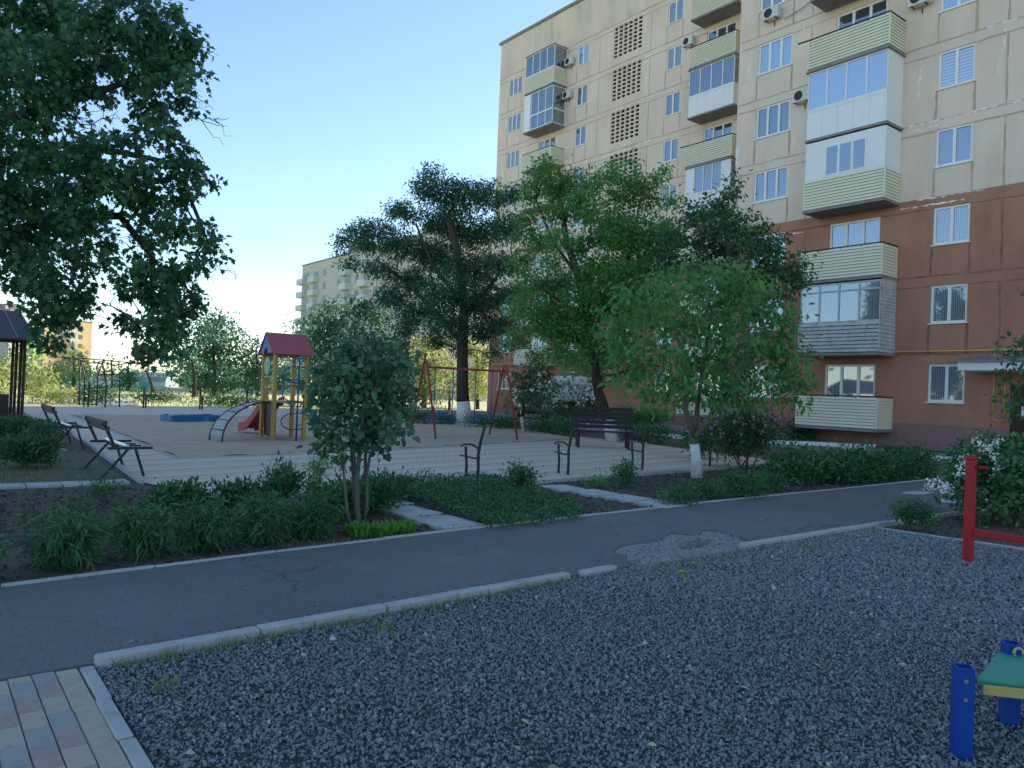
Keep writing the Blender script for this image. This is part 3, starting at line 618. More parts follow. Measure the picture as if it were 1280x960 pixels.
def wall_cells(mb, X, y0, y1, z0, z1, ops, bands, rev=.15):
    ys = sorted({y0, y1, *[o[0] for o in ops], *[o[1] for o in ops]}); zs = sorted({z0, z1, *[o[2] for o in ops], *[o[3] for o in ops], *[b[0] for b in bands if z0 < b[0] < z1]})
    def mi(z):
        k = bands[0][1]
        for b in bands:
            if z >= b[0]: k = b[1]
        return k
    for a, b in zip(ys[:-1], ys[1:]):
        for c, d in zip(zs[:-1], zs[1:]):
            ym, zm = (a+b)/2, (c+d)/2
            if any(o[0] < ym < o[1] and o[2] < zm < o[3] for o in ops): continue
            mb.add([(X, a, c), (X, a, d), (X, b, d), (X, b, c)], [[0, 1, 2, 3]], mi(zm))
    for a, b, c, d in ops:
        k = mi((c+d)/2); Xr = X+rev
        mb.add([(X, a, c), (Xr, a, c), (Xr, a, d), (X, a, d)], [[0, 1, 2, 3]], k); mb.add([(X, b, c), (X, b, d), (Xr, b, d), (Xr, b, c)], [[0, 1, 2, 3]], k)
        mb.add([(X, a, d), (Xr, a, d), (Xr, b, d), (X, b, d)], [[0, 1, 2, 3]], k); mb.add([(X, a, c), (X, b, c), (Xr, b, c), (Xr, a, c)], [[0, 1, 2, 3]], k)
        mb.add([(Xr, a, c), (Xr, a, d), (Xr, b, d), (Xr, b, c)], [[0, 1, 2, 3]], 7)
WM = [M['beige'], M['terra'], M['plinth'], M['attic'], M['seam'], M['seamt'], M['patchw'], M['void'], M['slab']]
bandsR = [(-1, 2), (.95, 1), (SPLIT, 0)]; bandsL = [(-1, 2), (.6, 1), (SPLIT, 0), (fl(9)+2.9, 3)]
# window openings: (column y0, y1, panes)
colsL = dict(A=(48.27, 49.97, 3), B=(43.9, 45.95, 3), C=(40.58, 41.75, 2), D=(31.95, 33.2, 2), E=(27.9, 30.0, 3))
colsR = dict(F=(19.55, 21.3, 3), G=(15.3, 17.47, 3), H=(11.97, 13.27, 2))
closed = {('B', 9): 1, ('B', 8): 1, ('E', 7): 1, ('E', 5): 1, ('G', 5): 1, ('G', 2): 1, ('G', 4): 1}
opsL = []; opsR = []; wins = []
for cols, ops, X in ((colsL, opsL, X1), (colsR, opsR, X2)):
    for c, (a, b, pn) in cols.items():
        for n in range(1, 10):
            if X == X2 and n > 7: continue
            if (c, n) in closed: continue
            z0, z1 = fl(n)+WH[0], fl(n)+WH[1]
            if c == 'D': z0 += .0
            ops.append((a, b, z0, z1))
            k = random.choice(kinds)
            if (c, n) == ('H', 5): k = 'gl3'
            if c in 'GH' and n == 1: k = 'gl2'
            if (c, n) == ('H', 2): k = 'gl2'
            wins.append((X, a, b, z0, z1, pn, k))
GR = (35.38, 38.08)
for n in range(2, 10): opsL.append((GR[0], GR[1], fl(n)+.48, fl(n)+2.68))
wm = MB()
wall_cells(wm, X1, 22.35, 51.25, -.3, ROOF, opsL, bandsL)
wall_cells(wm, X2, -14, 22.35, -.3, ROOF, opsR, bandsR)
for a, b, x in ((X2, X1, 22.35), (X1, X1+12.5, 51.25)):
    for (z0, k), z1 in zip(bandsL, [b_[0] for b_ in bandsL[1:]]+[ROOF]): wm.add([(a, x, max(z0, -.3)), (b, x, max(z0, -.3)), (b, x, z1), (a, x, z1)], [[0, 1, 2, 3]], k)
wm.add([(X2, -14, -.3), (X2+19, -14, -.3), (X2+19, -14, ROOF), (X2, -14, ROOF)], [[0, 1, 2, 3]], 0)
wm.add([(X2+19.6, -14, -.3), (X2+19.6, 51.25, -.3), (X2+19.6, 51.25, ROOF), (X2+19.6, -14, ROOF)], [[0, 1, 2, 3]], 0)
# panel seams and filled cracks, laid 4 mm proud
def seam_h(X, y0, y1, z, w, mi, pr=.004):
    if y1-y0 < .1: return
    ys = np.arange(y0, y1, .5 if mi != 6 else .11); ys = np.append(ys, y1); q = [(y, z+random.gauss(0, .012), w*((.45+random.random()*.8) if mi != 6 else random.choice((.12, .4, .9, 1.6)))) for y in ys]
    for (a, za, wa), (b, zb, wb) in zip(q[:-1], q[1:]): wm.add([(X-pr, a, za-wa/2), (X-pr, a, za+wa/2), (X-pr, b, zb+wb/2), (X-pr, b, zb-wb/2)], [[0, 1, 2, 3]], mi)
def seam_v(X, y, z0, z1, w, mi, pr=.004, wig=.01):
    zs = np.arange(z0, z1, .3 if mi != 6 else .09); zs = np.append(zs, z1); q = [(z, y+random.gauss(0, wig if mi != 6 else .025)+(.12*math.sin((z-z0)*2.2) if mi == 6 and wig > .02 else 0), w*((.4+random.random()*.8) if mi != 6 else random.choice((.15, .5, 1, 1.8)))) for z in zs]
    for (a, ya, wa), (b, yb, wb) in zip(q[:-1], q[1:]): wm.add([(X-pr, ya-wa/2, a), (X-pr, yb-wb/2, b), (X-pr, yb+wb/2, b), (X-pr, ya+wa/2, a)], [[0, 1, 2, 3]], mi)
for X, yA, yB, cols in ((X1, 22.4, 51.2, colsL), (X2, 4, 22.3, colsR)):
    for n in range(2, 10):
        k = 4 if n > 4 or (n == 4) else 5
        if X == X2 and n > 7: continue
        z = fl(n)-.02
        if n != 4: seam_h(X, yA, yB, z, .07 if X == X2 else .09, k)
        if n > 1:
            gaps = sorted([(c[0], c[1]) for c in cols.values()]+([GR] if X == X1 else []))
            y = yA
            for a, b in gaps+[(yB, yB)]: seam_h(X, y+.04, a-.04, fl(n)+2.55, .07, k, .0035); y = b
        for c, (a, b, _) in cols.items():
            if c in 'BEG': continue
            seam_v(X, b+.03, fl(n)+.02, fl(n)+1.1, .10, k, .0052); seam_v(X, a-.02, fl(n)+.02, fl(n)+1.1, .10, k, .0052)
        for y in ((39.4, 34.6) if X == X1 else (18.6, 10.9)): seam_v(X, y, fl(n)+.03, fl(n)+2.5, .07, k, .0058)
    if X == X1:
        for y in (50.2, 47.5, 44, 40.9, 37.5, 34, 30): seam_v(X, y, fl(9)+2.95, ROOF-.1, .06, 3, .005)
        seam_h(X, yA, yB, fl(9)+2.9, .10, 4)
for X, y, z0, z1, w in ((X2, 11.05, fl(5)+.6, fl(5)+2.9, .05), (X2, 13.85, fl(5)+.75, fl(5)+2.3, .08), (X2, 21.75, fl(6)+.2, fl(6)+1.9, .09), (X2, 22.15, fl(5)-.2, fl(5)+1.0, .12), (X2, 10.9, fl(4)+.9, fl(4)+2.5, .05), (X1, 34.8, fl(8)+.3, fl(8)+1.5, .08), (X2, 18.9, fl(6)+2.2, fl(6)+2.9, .05)): seam_v(X, y, z0, z1, w, 6, .0075, .05)
for X, y0, y1, z, w in ((X2, 9.5, 14.3, fl(5)-.02, .06), (X2, 9.5, 11.6, fl(6)-.03, .07), (X2, 12.4, 14.4, fl(5)-.22, .05), (X1, 34.0, 35.2, fl(9)-.3, .14), (X1, 33.6, 35.3, fl(8)-.1, .12), (X1, 34, 35.3, fl(7)-.1, .11), (X1, 34.3, 36, fl(6)-.1, .10), (X1, 36, 40, fl(7)-.25, .08), (X2, 12.2, 14.5, fl(4)-.25, .05), (X2, 11.5, 13.9, fl(4)+.0, .04), (X2, 18.6, 19.2, fl(4)-.55, .05)): seam_h(X, y0, y1, z, w, 6, .0075)
wm.build('wall', WM, apt, fix=False)
rf = MB(); rf.boxp(X2-.12, X2+19.7, -14.1, 22.5, ROOF+.004, ROOF+.22); rf.boxp(X1-.12, X2+19.7, 22.5, 51.4, ROOF+.004, ROOF+.22); rf.build('roof', M['slab'], apt)
for w in wins: window(apt, *w)
# open-work concrete grilles of the stairwell
g0 = None
for n in range(2, 10):
    if g0 is None:
        g = MB(); w, h = GR[1]-GR[0], 2.2
        for i in range(7): y = w*i/6; g.boxp(.02, .13, max(0, y-.06), min(w, y+.06), 0, h)
        for j in range(9): z = h*j/8; g.boxp(.03, .12, .003, w-.003, max(.003, z-.045), min(h-.003, z+.045))
        g0 = g.build('stairwell_grille', M['beige'], apt, local=True); g = g0
    else: g = g0.copy(); COL.objects.link(g); g.parent = apt
    g.location = (X1-X2, GR[0]-14, fl(n)+.48)

def balcony(X, y0, y1, n, kind):
    f = fl(n); xf = X-DB
    b = MB(); b.boxp(xf-.05, X-.003, y0-.05, y1+.05, f-.10, f+.0); o = b.build('balcony', M['slab'], apt)
    top = f+1.22
    def boards(mb, z0, z1, step, mi=0):
        z = z0
        while z < z1-.02:
            zt = min(z+step, z1)
            mb.add([(xf-.034, y0-.03, z+.018), (xf-.034, y1+.03, z+.018), (xf-.006, y1+.03, zt-.004), (xf-.006, y0-.03, zt-.004)], [[0, 3, 2, 1]], mi)
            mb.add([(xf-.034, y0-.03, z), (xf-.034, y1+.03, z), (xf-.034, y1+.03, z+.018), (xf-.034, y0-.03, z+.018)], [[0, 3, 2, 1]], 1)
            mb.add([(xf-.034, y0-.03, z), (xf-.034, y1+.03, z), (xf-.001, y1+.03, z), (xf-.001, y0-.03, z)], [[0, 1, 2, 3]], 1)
            for y, s in ((y0, -1), (y1, 1)):
                mb.add([(xf-.03, y+s*.034, z), (X-.01, y+s*.034, z), (X-.01, y+s*.006, zt-.004), (xf-.03, y+s*.006, zt-.004)], [[0, 1, 2, 3]], mi)
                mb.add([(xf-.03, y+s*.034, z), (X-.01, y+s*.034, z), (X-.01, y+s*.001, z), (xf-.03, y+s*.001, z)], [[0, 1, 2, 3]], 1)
            z = zt
        mb.boxp(xf, X-.012, y0+.002, y0+.03, z0, z1, mi); mb.boxp(xf, X-.012, y1-.03, y1-.002, z0, z1, mi); mb.boxp(xf+.001, xf+.03, y0+.03, y1-.03, z0, z1, mi)
        for y in (y0, y1): mb.boxp(xf-.042, xf+.03, y-.042 if y == y0 else y+.0, y+.0 if y == y0 else y+.042, z0+.001, z1+.001, mi)
    p = MB()
    if kind in ('open', 'sidglz', 'sidwhite'):
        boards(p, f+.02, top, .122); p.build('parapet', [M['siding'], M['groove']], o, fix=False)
    elif kind == 'old':
        boards(p, f+.02, top, .15); p.build('parapet', [M['oldwood'], M['gap']], o, fix=False)
    elif kind == 'full': pass
    else:
        p.boxp(xf, xf+.04, y0, y1, f+.02, top); p.boxp(xf+.041, X-.012, y0, y0+.04, f+.02, top); p.boxp(xf+.041, X-.012, y1-.04, y1, f+.02, top)
        p.build('parapet', M['white'], o)
        g = MB(); m_ = 5
        for i in range(1, m_): y = y0+(y1-y0)*i/m_; g.boxp(xf-.004, xf, y-.008, y+.008, f+.02, top)
        g.boxp(xf-.008, xf-.0042, y0, y1, f+1.12, f+1.135); g.build('panel_joint', M['acw'], o)
    if kind == 'open':
        r = MB(); z = top+.05
        r.beam((xf, y0-.02, z), (xf, y1+.02, z), .045); r.beam((xf, y0-.02, z), (X-.02, y0-.02, z), .04); r.beam((xf, y1+.02, z), (X-.02, y1+.02, z), .04)
        for i in range(5): y = y0+(y1-y0)*i/4; r.beam((xf, y, top-.04), (xf, y, z), .03)
        if n in (6,): r.beam((xf, y1, z), (xf, y1+.55, z+.02), .05)
        r.build('railing', M['iron'], o)
        return
    ztop = f+SH-.16; z0 = top if kind != 'full' else f+.02
    fr = MB(); t = .06
    dark = 'white'
    if kind == 'sidwhite':      # white boarding with three sashes
        fr.boxp(xf, xf+.04, y0, y1, z0+.001, ztop); fr.boxp(xf+.041, X-.01, y0, y0+.04, z0+.001, ztop); fr.boxp(xf+.041, X-.01, y1-.04, y1, z0+.001, ztop)
        fr.build('glazing_frame', M['white'], o)
        ya, yb = y0+.72, y1-.85
        s = MB(); s.boxp(xf-.02, xf-.001, ya, yb, z0+.06, ztop-.26)
        s.build('sash_frame', M['white'], o)
        q = MB(); e = np.linspace(ya+.04, yb-.04, 4)
        for i in range(3): q.boxp(xf-.026, xf-.021, e[i]+.05, e[i+1]-.05, z0+.14, ztop-.34)
        q.build('glass_pane', M['gl1'], o); return
    pan = {'wglz': 4, 'white5': 5, 'sidglz': 4, 'old': 4, 'full': 4}[kind]
    e = np.linspace(y0, y1, pan+1)
    fr.boxp(xf, xf+t, y0, y1, z0+.001, z0+t); fr.boxp(xf, xf+t, y0, y1, ztop-t, ztop)
    for y in e: fr.boxp(xf-.002, xf+t+.002, max(y0, y-t/2), min(y1, y+t/2), z0+.0015, ztop-.001)
    for y in (y0, y1-t):
        fr.boxp(xf+t+.003, X-.01, y, y+t, z0+.002, z0+t); fr.boxp(xf+t+.003, X-.01, y, y+t, ztop-t-.001, ztop-.001); fr.boxp(X-t, X-.011, y+.001, y+t-.001, z0+t, ztop-t)
    if kind == 'old':
        fr.boxp(xf-.003, xf+t+.003, y0, y1, ztop-.36, ztop-.30); boards2 = MB()
    if kind == 'full': fr.boxp(xf-.003, xf+t+.003, y0, y1, f+1.05, f+1.15); fr.boxp(xf+t+.004, X-.012, y0+.001, y0+t-.001, f+1.05, f+1.15)
    fr.build('glazing_frame', M['white'] if kind != 'old' else M['oldwood'], o)
    q = MB(); xi = xf+t*.5
    zs = [(z0+.02, ztop-.02)]
    skip = ()
    q.add([(xi, y0+.02, z0+.02), (xi, y1-.02, z0+.02), (xi, y1-.02, ztop-.02), (xi, y0+.02, ztop-.02)], [[0, 3, 2, 1]])
    if kind == 'wglz' and X == X2:
        for ya_ in (y0, y1-.03): w_ = MB(); w_.boxp(xf+t+.006, X-.012, ya_+.004, ya_+.026, z0+.01, ztop-.01); w_.build('side_panel', M['white'], o)
    elif kind != 'old':
        for y in (y0+.03, y1-.03): q.add([(xi, y, z0+.02), (X-.02, y, z0+.02), (X-.02, y, ztop-.02), (xi, y, ztop-.02)], [[0, 1, 2, 3]])
    q.build('glass_pane', M['gl1'] if kind in ('full', 'wglz') and X == X1 else (M['gl2'] if kind == 'old' else M['gl5'] if kind == 'wglz' else M['gl1']), o, fix=False)
    if kind == 'old':
        s = MB()
        z = z0
        while z < ztop-.02:
            s.boxp(xf+.08, X-.02, y0-.018, y0-.002, z+.012, z+.12); z += .13
        s.boxp(xf+.09, X-.03, y0+.001, y0+.02, z0, ztop-.01); s.build('side_panel', M['oldwood'], o)
    if kind == 'white5' or kind == 'full':
        for pa, pb, pz in ((y1-.75, y1, f+.03),) if kind == 'full' else ((y1-.6, y1, z0), (y0, y0+.62, z0)):
            s = MB(); s.boxp(xf-.006, xf-.0035, pa, pb, pz, ztop); s.build('white_panel', M['white'], o)
    if n == 9 or kind in ('wglz', 'white5', 'sidwhite'):
        s = MB(); s.boxp(xf-.1, X-.005, y0-.08, y1+.08, ztop+.003, ztop+.035); s.build('balcony_roof', M['slab'], o)
yG = (14.57, 17.92); yE = (26.98, 30.2); yB = (42.88, 46.22)
for n, k in ((7, 'open'), (6, 'open'), (5, 'wglz'), (4, 'sidwhite'), (3, 'open'), (2, 'old'), (1, 'open')): balcony(X2, *yG, n, k)
for n, k in ((9, 'open'), (8, 'open'), (7, 'wglz'), (6, 'open'), (5, 'white5'), (4, 'open'), (3, 'open'), (2, 'open'), (1, 'open')): balcony(X1, *yE, n, k)
for n, k in ((9, 'sidglz'), (8, 'full'), (7, 'open'), (6, 'open'), (5, 'open'), (4, 'open'), (3, 'open'), (2, 'open'), (1, 'open')): balcony(X1, *yB, n, k)
ac0 = None
for X, px, py in ((X1, 712, 77), (X1, 709, 119), (X1, 861, 52), (X2, 965, 17), (X2, 1003, 120), (X2, 1150, -2)):
    p = on_facade(px, py, X-.25)
    if ac0 is None:
        a = MB(); a.boxp(-.17, .12, -.40, .40, -.27, .27); ac0 = a.build('air_conditioner', M['acw'], apt, bevel=.02, local=True)
        f = MB(); ring = [(.21*math.cos(t), .21*math.sin(t)) for t in np.linspace(0, 2*math.pi, 20)[:-1]]
        f.add([(-.174, .1+y, z) for y, z in ring], [list(range(len(ring)))]); fg = f.build('fan_grille', M['iron'], ac0, fix=False, local=True)
        b = MB(); b.beam((.12, -.25, -.29), (-.15, -.25, -.29), .03); b.beam((.12, .25, -.29), (-.15, .25, -.29), .03); b.beam((.22, 0, -.29), (.22, 0, -.5), .03); bk = b.build('bracket', M['iron'], ac0, local=True); parts = (fg, bk); a = ac0
    else:
        a = ac0.copy(); COL.objects.link(a); a.parent = apt
        for c in parts: q = c.copy(); COL.objects.link(q); q.parent = a
    a.location = (p[0]-X2, p[1]-14, p[2])
pp = MB(); zP = 3.72
pp.tube([(X2-.09, 3, zP), (X2-.09, 22.42, zP)], .03, 8); pp.tube([(X1-.09, 22.6, zP+.12), (X1-.09, 51.3, zP+.12)], .03, 8); pp.tube([(X2-.09, 22.42, zP), (X2+.2, 22.46, zP+.05), (X1-.09, 22.47, zP+.12)], .03, 8)
for y in (10.98, 10.62): pp.tube([(X2-.08, y, zP), (X2-.08, y, 1.35)], .02, 6)
pp.tube([(X2-.08, 10.98, 1.35), (X2-.08, 10.93, 1.24), (X2-.08, 10.8, 1.2), (X2-.08, 10.67, 1.24), (X2-.08, 10.62, 1.35)], .02, 6)
pp.build('gas_pipe', M['pipe'], apt, fix=False)
for X, ya, yb, z0, z1 in ((X2, 6.6, 11.62, 2.93, 3.2), (X1, 36.6, 41.3, 2.6, 2.86)):
    c = MB(); c.boxp(X-1.5, X-.004, ya, yb, z0, z1); o = c.build('entrance_canopy', M['canopy'], apt)
    c = MB(); c.add([(X-1.56, ya-.05, z1+.004), (X-1.56, yb+.05, z1+.004), (X-.004, yb+.05, z1+.26), (X-.004, ya-.05, z1+.26), (X-1.56, ya-.05, z1+.09), (X-1.56, yb+.05, z1+.09), (X-.004, yb+.05, z1+.3), (X-.004, ya-.05, z1+.3)], [(0, 1, 5, 4), (4, 5, 6, 7), (1, 2, 6, 5), (0, 4, 7, 3), (0, 3, 2, 1)]); c.build('canopy_roof', M['canopyt'], o)
for X, ya, yb in ((X2, 9.45, 10.45), (X1, 38.2, 39.4)):
    c = MB(); c.boxp(X-.03, X+.02, ya, yb, .12, 2.5); d = c.build('entrance_door', M['door'], apt); h = MB(); h.beam((X-.06, ya+.1, 1.1), (X-.06, ya+.1, 1.35), .025); h.build('handle', M['bolt'], d)
    c = MB(); c.boxp(X-.9, X-.005, ya-.6, yb+.6, -.02, .12); c.build('door_step', M['kerb'], apt)
c = MB(); c.boxp(X2-.5, X2-.46, 9.55, 9.95, 1.35, 1.75); c.boxp(X2-.46, X2-.002, 9.72, 9.78, 1.2, 1.3); c.build('notice_board', M['paper'], apt)
w = MB(); w.tube([on_facade(*p, X2-.12) for p in ((980, 24), (990, 18), (1003, 10), (1012, 3), (1020, -6))], .018, 4); w.build('cable', M['iron'], apt, fix=False)

# ------------------------------------------------------------------ blocks in the distance
def far_block(name, label, origin, rz, length, deep, floors, sh, wm_, cols, balc, base=.6, par=1.2):
    root = thing(name, origin, label, 'apartment building'); root.rotation_euler.z = rz; ORG[root.name] = (0, 0, 0)
    H = base+floors*sh+par; w = MB(); w.boxp(0, deep, 0, length, 0, H); w.build('wall', M[wm_], root)
    r = MB(); r.boxp(-.15, deep+.15, -.15, length+.15, H+.004, H+.25); r.boxp(2, 5, length*.12, length*.12+3, H+.254, H+1.8); r.boxp(2, 6, length*.62, length*.62+4, H+.254, H+3.2); r.build('roof', M['slab'], root)
    b0 = w0 = None
    for n in range(floors):
        z = base+n*sh
        for y in balc:
            if b0 is None:
                b = MB(); b.boxp(-1.25, -.003, -1.6, 1.6, -.1, 1.15); b0 = b.build('balcony', M['fwhite'], root, local=True); o = b0
                g = MB(); g.add([(-.01, -1.2, 1.2), (-.01, 1.2, 1.2), (-.01, 1.2, 2.4), (-.01, -1.2, 2.4)], [[0, 3, 2, 1]]); g0_ = g.build('pane', M['fglass'], b0, fix=False, local=True)
            else:
                o = b0.copy(); COL.objects.link(o); o.parent = root; q = g0_.copy(); COL.objects.link(q); q.parent = o
            o.location = (0, y, z)
        for y in cols:
            if w0 is None:
                m_ = MB(); m_.boxp(-.02, .04, -.75, .75, 0, 1.45); w0 = m_.build('window', M['fglass'], root, local=True); o = w0
            else: o = w0.copy(); COL.objects.link(o); o.parent = root
            o.location = (0, y, z+1.05)
    return root
pc = on_depth(372, 480, 172); pe = on_facade(560, 300, pc[0])
Lb = pc[1]-pe[1]
far_block('apartment_building', 'distant beige nine-storey block rising behind the dark central tree', (pc[0], pe[1], 0), 0, Lb, 12, 9, 2.9, 'fbeige', [Lb-3.0, Lb-12, Lb-19, Lb-27, Lb-35][:5], [Lb-7.5, Lb-23, Lb-31, Lb-1.4], par=1.4)
pl = on_depth(112, 480, 250)
far_block('apartment_building', 'sunlit yellow block far off beyond the climbing bars at the left', (pl[0], pl[1], 0), R_(118), 34, 13, 6, 2.9, 'fyellow', [4, 10, 17, 24, 30], [7, 20.5, 27], par=1.0)
pl = on_depth(8, 480, 210)
far_block('apartment_building', 'grey flat-roofed block showing just above the gazebo roof', (pl[0], pl[1], 0), R_(60), 18, 12, 6, 2.9, 'fgrey', [4, 9, 14], [7], par=.8)

# ------------------------------------------------------------------ playground
# swing
FA = [(12.91, 21.85), (12.48, 19.55)]; FB = [(15.87, 21.52), (15.36, 19.24)]
sw = thing('swing_set', (14.1, 20.5, 0), 'red double swing with blue hanging seats on A-shaped legs in the sand', 'swing')
mid = lambda q: ((q[0][0]+q[1][0])/2, (q[0][1]+q[1][1])/2)
ZT = 2.28; tops = []
for q in (FA, FB):
    c = mid(q); tops.append(c); d = np.array(q[1])-np.array(q[0]); d = d/np.linalg.norm(d)
    for s, ft in ((-1, q[0]), (1, q[1])):
        mb = MB(); pts = [(*ft, -.1), (c[0]+s*d[0]*.17, c[1]+s*d[1]*.17, ZT-.02)]
        for a in np.linspace(0, math.pi/2, 5)[1:]: pts.append((c[0]+s*d[0]*.17*math.cos(a), c[1]+s*d[1]*.17*math.cos(a), ZT-.02+.17*math.sin(a)))
        mb.tube(pts, .034, 8); mb.build('leg', M['redrust'], sw, fix=False)
    mb = MB(); mb.sweep([(-.19, -.22), (.19, -.22), (.16, .05), (-.16, .05)], (*c, ZT), (d[0], d[1], 0), (0, 0, 1), (-d[1], d[0], 0), .012); mb.build('bracket', M['redrust'], sw)
mb = MB(); mb.beam((*tops[0], ZT-.06), (*tops[1], ZT-.06), .07); mb.build('crossbar', M['redrust'], sw)
A = np.array((*tops[0], 0)); Bv = np.array((*tops[1], 0)); ux = (Bv-A)/np.linalg.norm(Bv-A); uy = np.array([-ux[1], ux[0], 0]); up = np.array([0, 0, 1.])
for t0, t1 in ((.12, .34), (.62, .83)):
    s = MB(); a = A+(Bv-A)*t0; b = A+(Bv-A)*t1
    c = (a+b)/2; hw = np.linalg.norm(b-a)/2
    s.sweep([(-hw, -.2), (hw, -.2), (hw, .2), (-hw, .2)], c+up*.46, ux, uy, up, .03); st = s.build('swing_seat', M['dwood'], sw)
    r = MB()
    for p in (a, b): r.tube([p+up*.45, p+up*(ZT-.08)], .017, 6)
    r.build('hanger', M['bluetoy'], st, fix=False)
    g = MB()
    for k in (-1, 1): g.tube([a+uy*.22*k+up*.47, a+uy*.22*k+up*.68, a+uy*.22*k+ux*.06+up*.72, b+uy*.22*k-ux*.06+up*.72, b+uy*.22*k+up*.68, b+uy*.22*k+up*.47], .014, 6)
    g.tube([a-uy*.22+up*.72, a+uy*.22+up*.72], .014, 6); g.build('seat_guard', M['bluetoy'], st, fix=False)
# climbing tower
P1, P2, P3, P4 = (7.69, 21.05), (7.54, 19.80), (8.52, 20.98), (8.37, 19.74)
tw = thing('climbing_tower', (8.0, 20.4, 0), 'yellow playground tower with red gable roof, red slide and arched blue ladder', 'play tower')
zR = 2.34
for p in (P1, P2, P3, P4):
    mb = MB(); mb.boxp(p[0]-.05, p[0]+.05, p[1]-.05, p[1]+.05, -.1, zR); mb.build('post', M['yellow'], tw, bevel=.01)
vx = np.array([P4[0]-P2[0], P4[1]-P2[1], 0]); lx = np.linalg.norm(vx); vx /= lx; vy = np.array([P1[0]-P2[0], P1[1]-P2[1], 0]); ly = np.linalg.norm(vy); vy /= ly
O2 = np.array([P2[0], P2[1], 0.])
loc = lambda x, y, z: O2+vx*x+vy*y+up*z
mb = MB(); mb.sweep([(-.06, -.06), (lx+.06, -.06), (lx+.06, ly+.06), (-.06, ly+.06)], O2+up*1.0, vx, vy, up, .05); mb.build('platform', M['yellow'], tw)
mb = MB()
for y0, y1 in ((-.16, ly/2), (ly+.16, ly/2)):
    mb.sweep([(0, 0), (math.hypot(y1-y0, .58), 0), (math.hypot(y1-y0, .58), .03), (0, .03)], loc(-.15, y0, zR-.06), (vy*(y1-y0)+up*.58)/math.hypot(y1-y0, .58), up*.9, vx, lx+.30)
mb.build('roof', M['redroof'], tw)
for x in (-.12, lx+.1):
    mb = MB(); pts = [(-.08, 0), (ly*.5-.2, 0)]+[(ly*.5-.2*math.cos(a), .16*math.sin(a)) for a in np.linspace(0, math.pi, 7)[1:-1]]+[(ly*.5+.2, 0), (ly+.08, 0), (ly*.5, .56)]
    mb.sweep(pts, loc(x, 0, zR-.03), vy, up, vx, .02); mb.build('gable_panel', M['bluetoy'], tw)
mb = MB(); mb.sweep([(ly*.5+.36*math.cos(a), .26*math.sin(a)) for a in np.linspace(0, 2*math.pi, 9)[:-1]], loc(-.07, 0, 1.98), vy, up, vx, .02); mb.build('green_panel', M['green'], tw)
mb = MB(); mb.tube([loc(0, .05, 1.68), loc(0, ly-.05, 1.68)], .018, 6); mb.tube([loc(0, .05, 1.4), loc(0, ly-.05, 1.4)], .012, 6); mb.build('guard_bar', M['acw'], tw, fix=False)
mb = MB(); mb.boxp(P1[0]-.045, P1[0]+.13, P1[1]-.09, P1[1]-.052, 1.05, 1.62); mb.build('hand_rest', M['cream'], tw)
mb = MB(); mb.sweep([(.05, .0), (ly-.05, 0), (ly-.05, .9), (.05, .9)], loc(.06, 0, .08), vy, up, vx, .03); mb.build('back_panel', M['blackp'], tw)
# arched ladder
a0 = np.array([5.99, 19.76]); a1 = np.array([6.09, 19.30]); lad = MB(); rl = []
for ft, top in ((np.array([5.97, 19.95, 0]), loc(-.04, ly*.62, 1.0)), (np.array([6.08, 19.30, 0]), loc(-.04, ly*.12, 1.0))):
    pts = []
    for t in np.linspace(0, 1, 13):
        a = t*math.pi/2; p = ft+(top-ft)*(1-math.cos(a)); p[2] = 1.02*math.sin(a)**.9; pts.append(p)
    lad.tube(pts, .022, 6); rl.append(pts)
ld = lad.build('arched_ladder', M['iron'], tw, fix=False)
for i in range(2, 12, 2): mb = MB(); mb.beam(rl[0][i], rl[1][i], .03, .012); mb.tube([rl[0][i], rl[1][i]], .013, 6); mb.build('rung', M['iron'], ld, fix=False)
mb = MB()
for i in range(1, 12): mb.add([rl[0][i]+vy*-.03, rl[1][i]+vy*.03, rl[1][i+1]+vy*.03, rl[0][i+1]+vy*-.03], [[0, 1, 2, 3]])
mb.build('tread_mat', M['slabs'], ld, fix=False)
# slide going away to the back
sl = MB(); S0 = loc(.35, ly+.04, 1.0)
prof = [(0, 0), (.25, -.05), (1.0, -.62), (1.35, -.80), (1.75, -.86)]
dirs = np.array([-.10, 1., 0]); dirs /= np.linalg.norm(dirs); sd = np.array([dirs[1], -dirs[0], 0])
c0, c1 = S0-sd*.25, S0+sd*.25
for (a, za), (b, zb) in zip(prof[:-1], prof[1:]): sl.add([c0+dirs*a+up*za, c1+dirs*a+up*za, c1+dirs*b+up*zb, c0+dirs*b+up*zb], [[0, 1, 2, 3]])
so = sl.build('slide', M['redrust'], tw, fix=False)
for c in (c0, c1):
    s = MB(); n = len(prof); vs = [c+dirs*a+up*(z-.08) for a, z in prof]+[c+dirs*a+up*(z+.16) for a, z in prof]
    vs += [v+sd*.03 for v in vs]
    fs = [(i, i+1, n+i+1, n+i) for i in range(n-1)]+[(2*n+i, 2*n+i+1, 3*n+i+1, 3*n+i) for i in range(n-1)]+[(n+i, n+i+1, 3*n+i+1, 3*n+i) for i in range(n-1)]
    s.add(vs, fs); s.build('side_board', M['redroof'], so, fix=False)
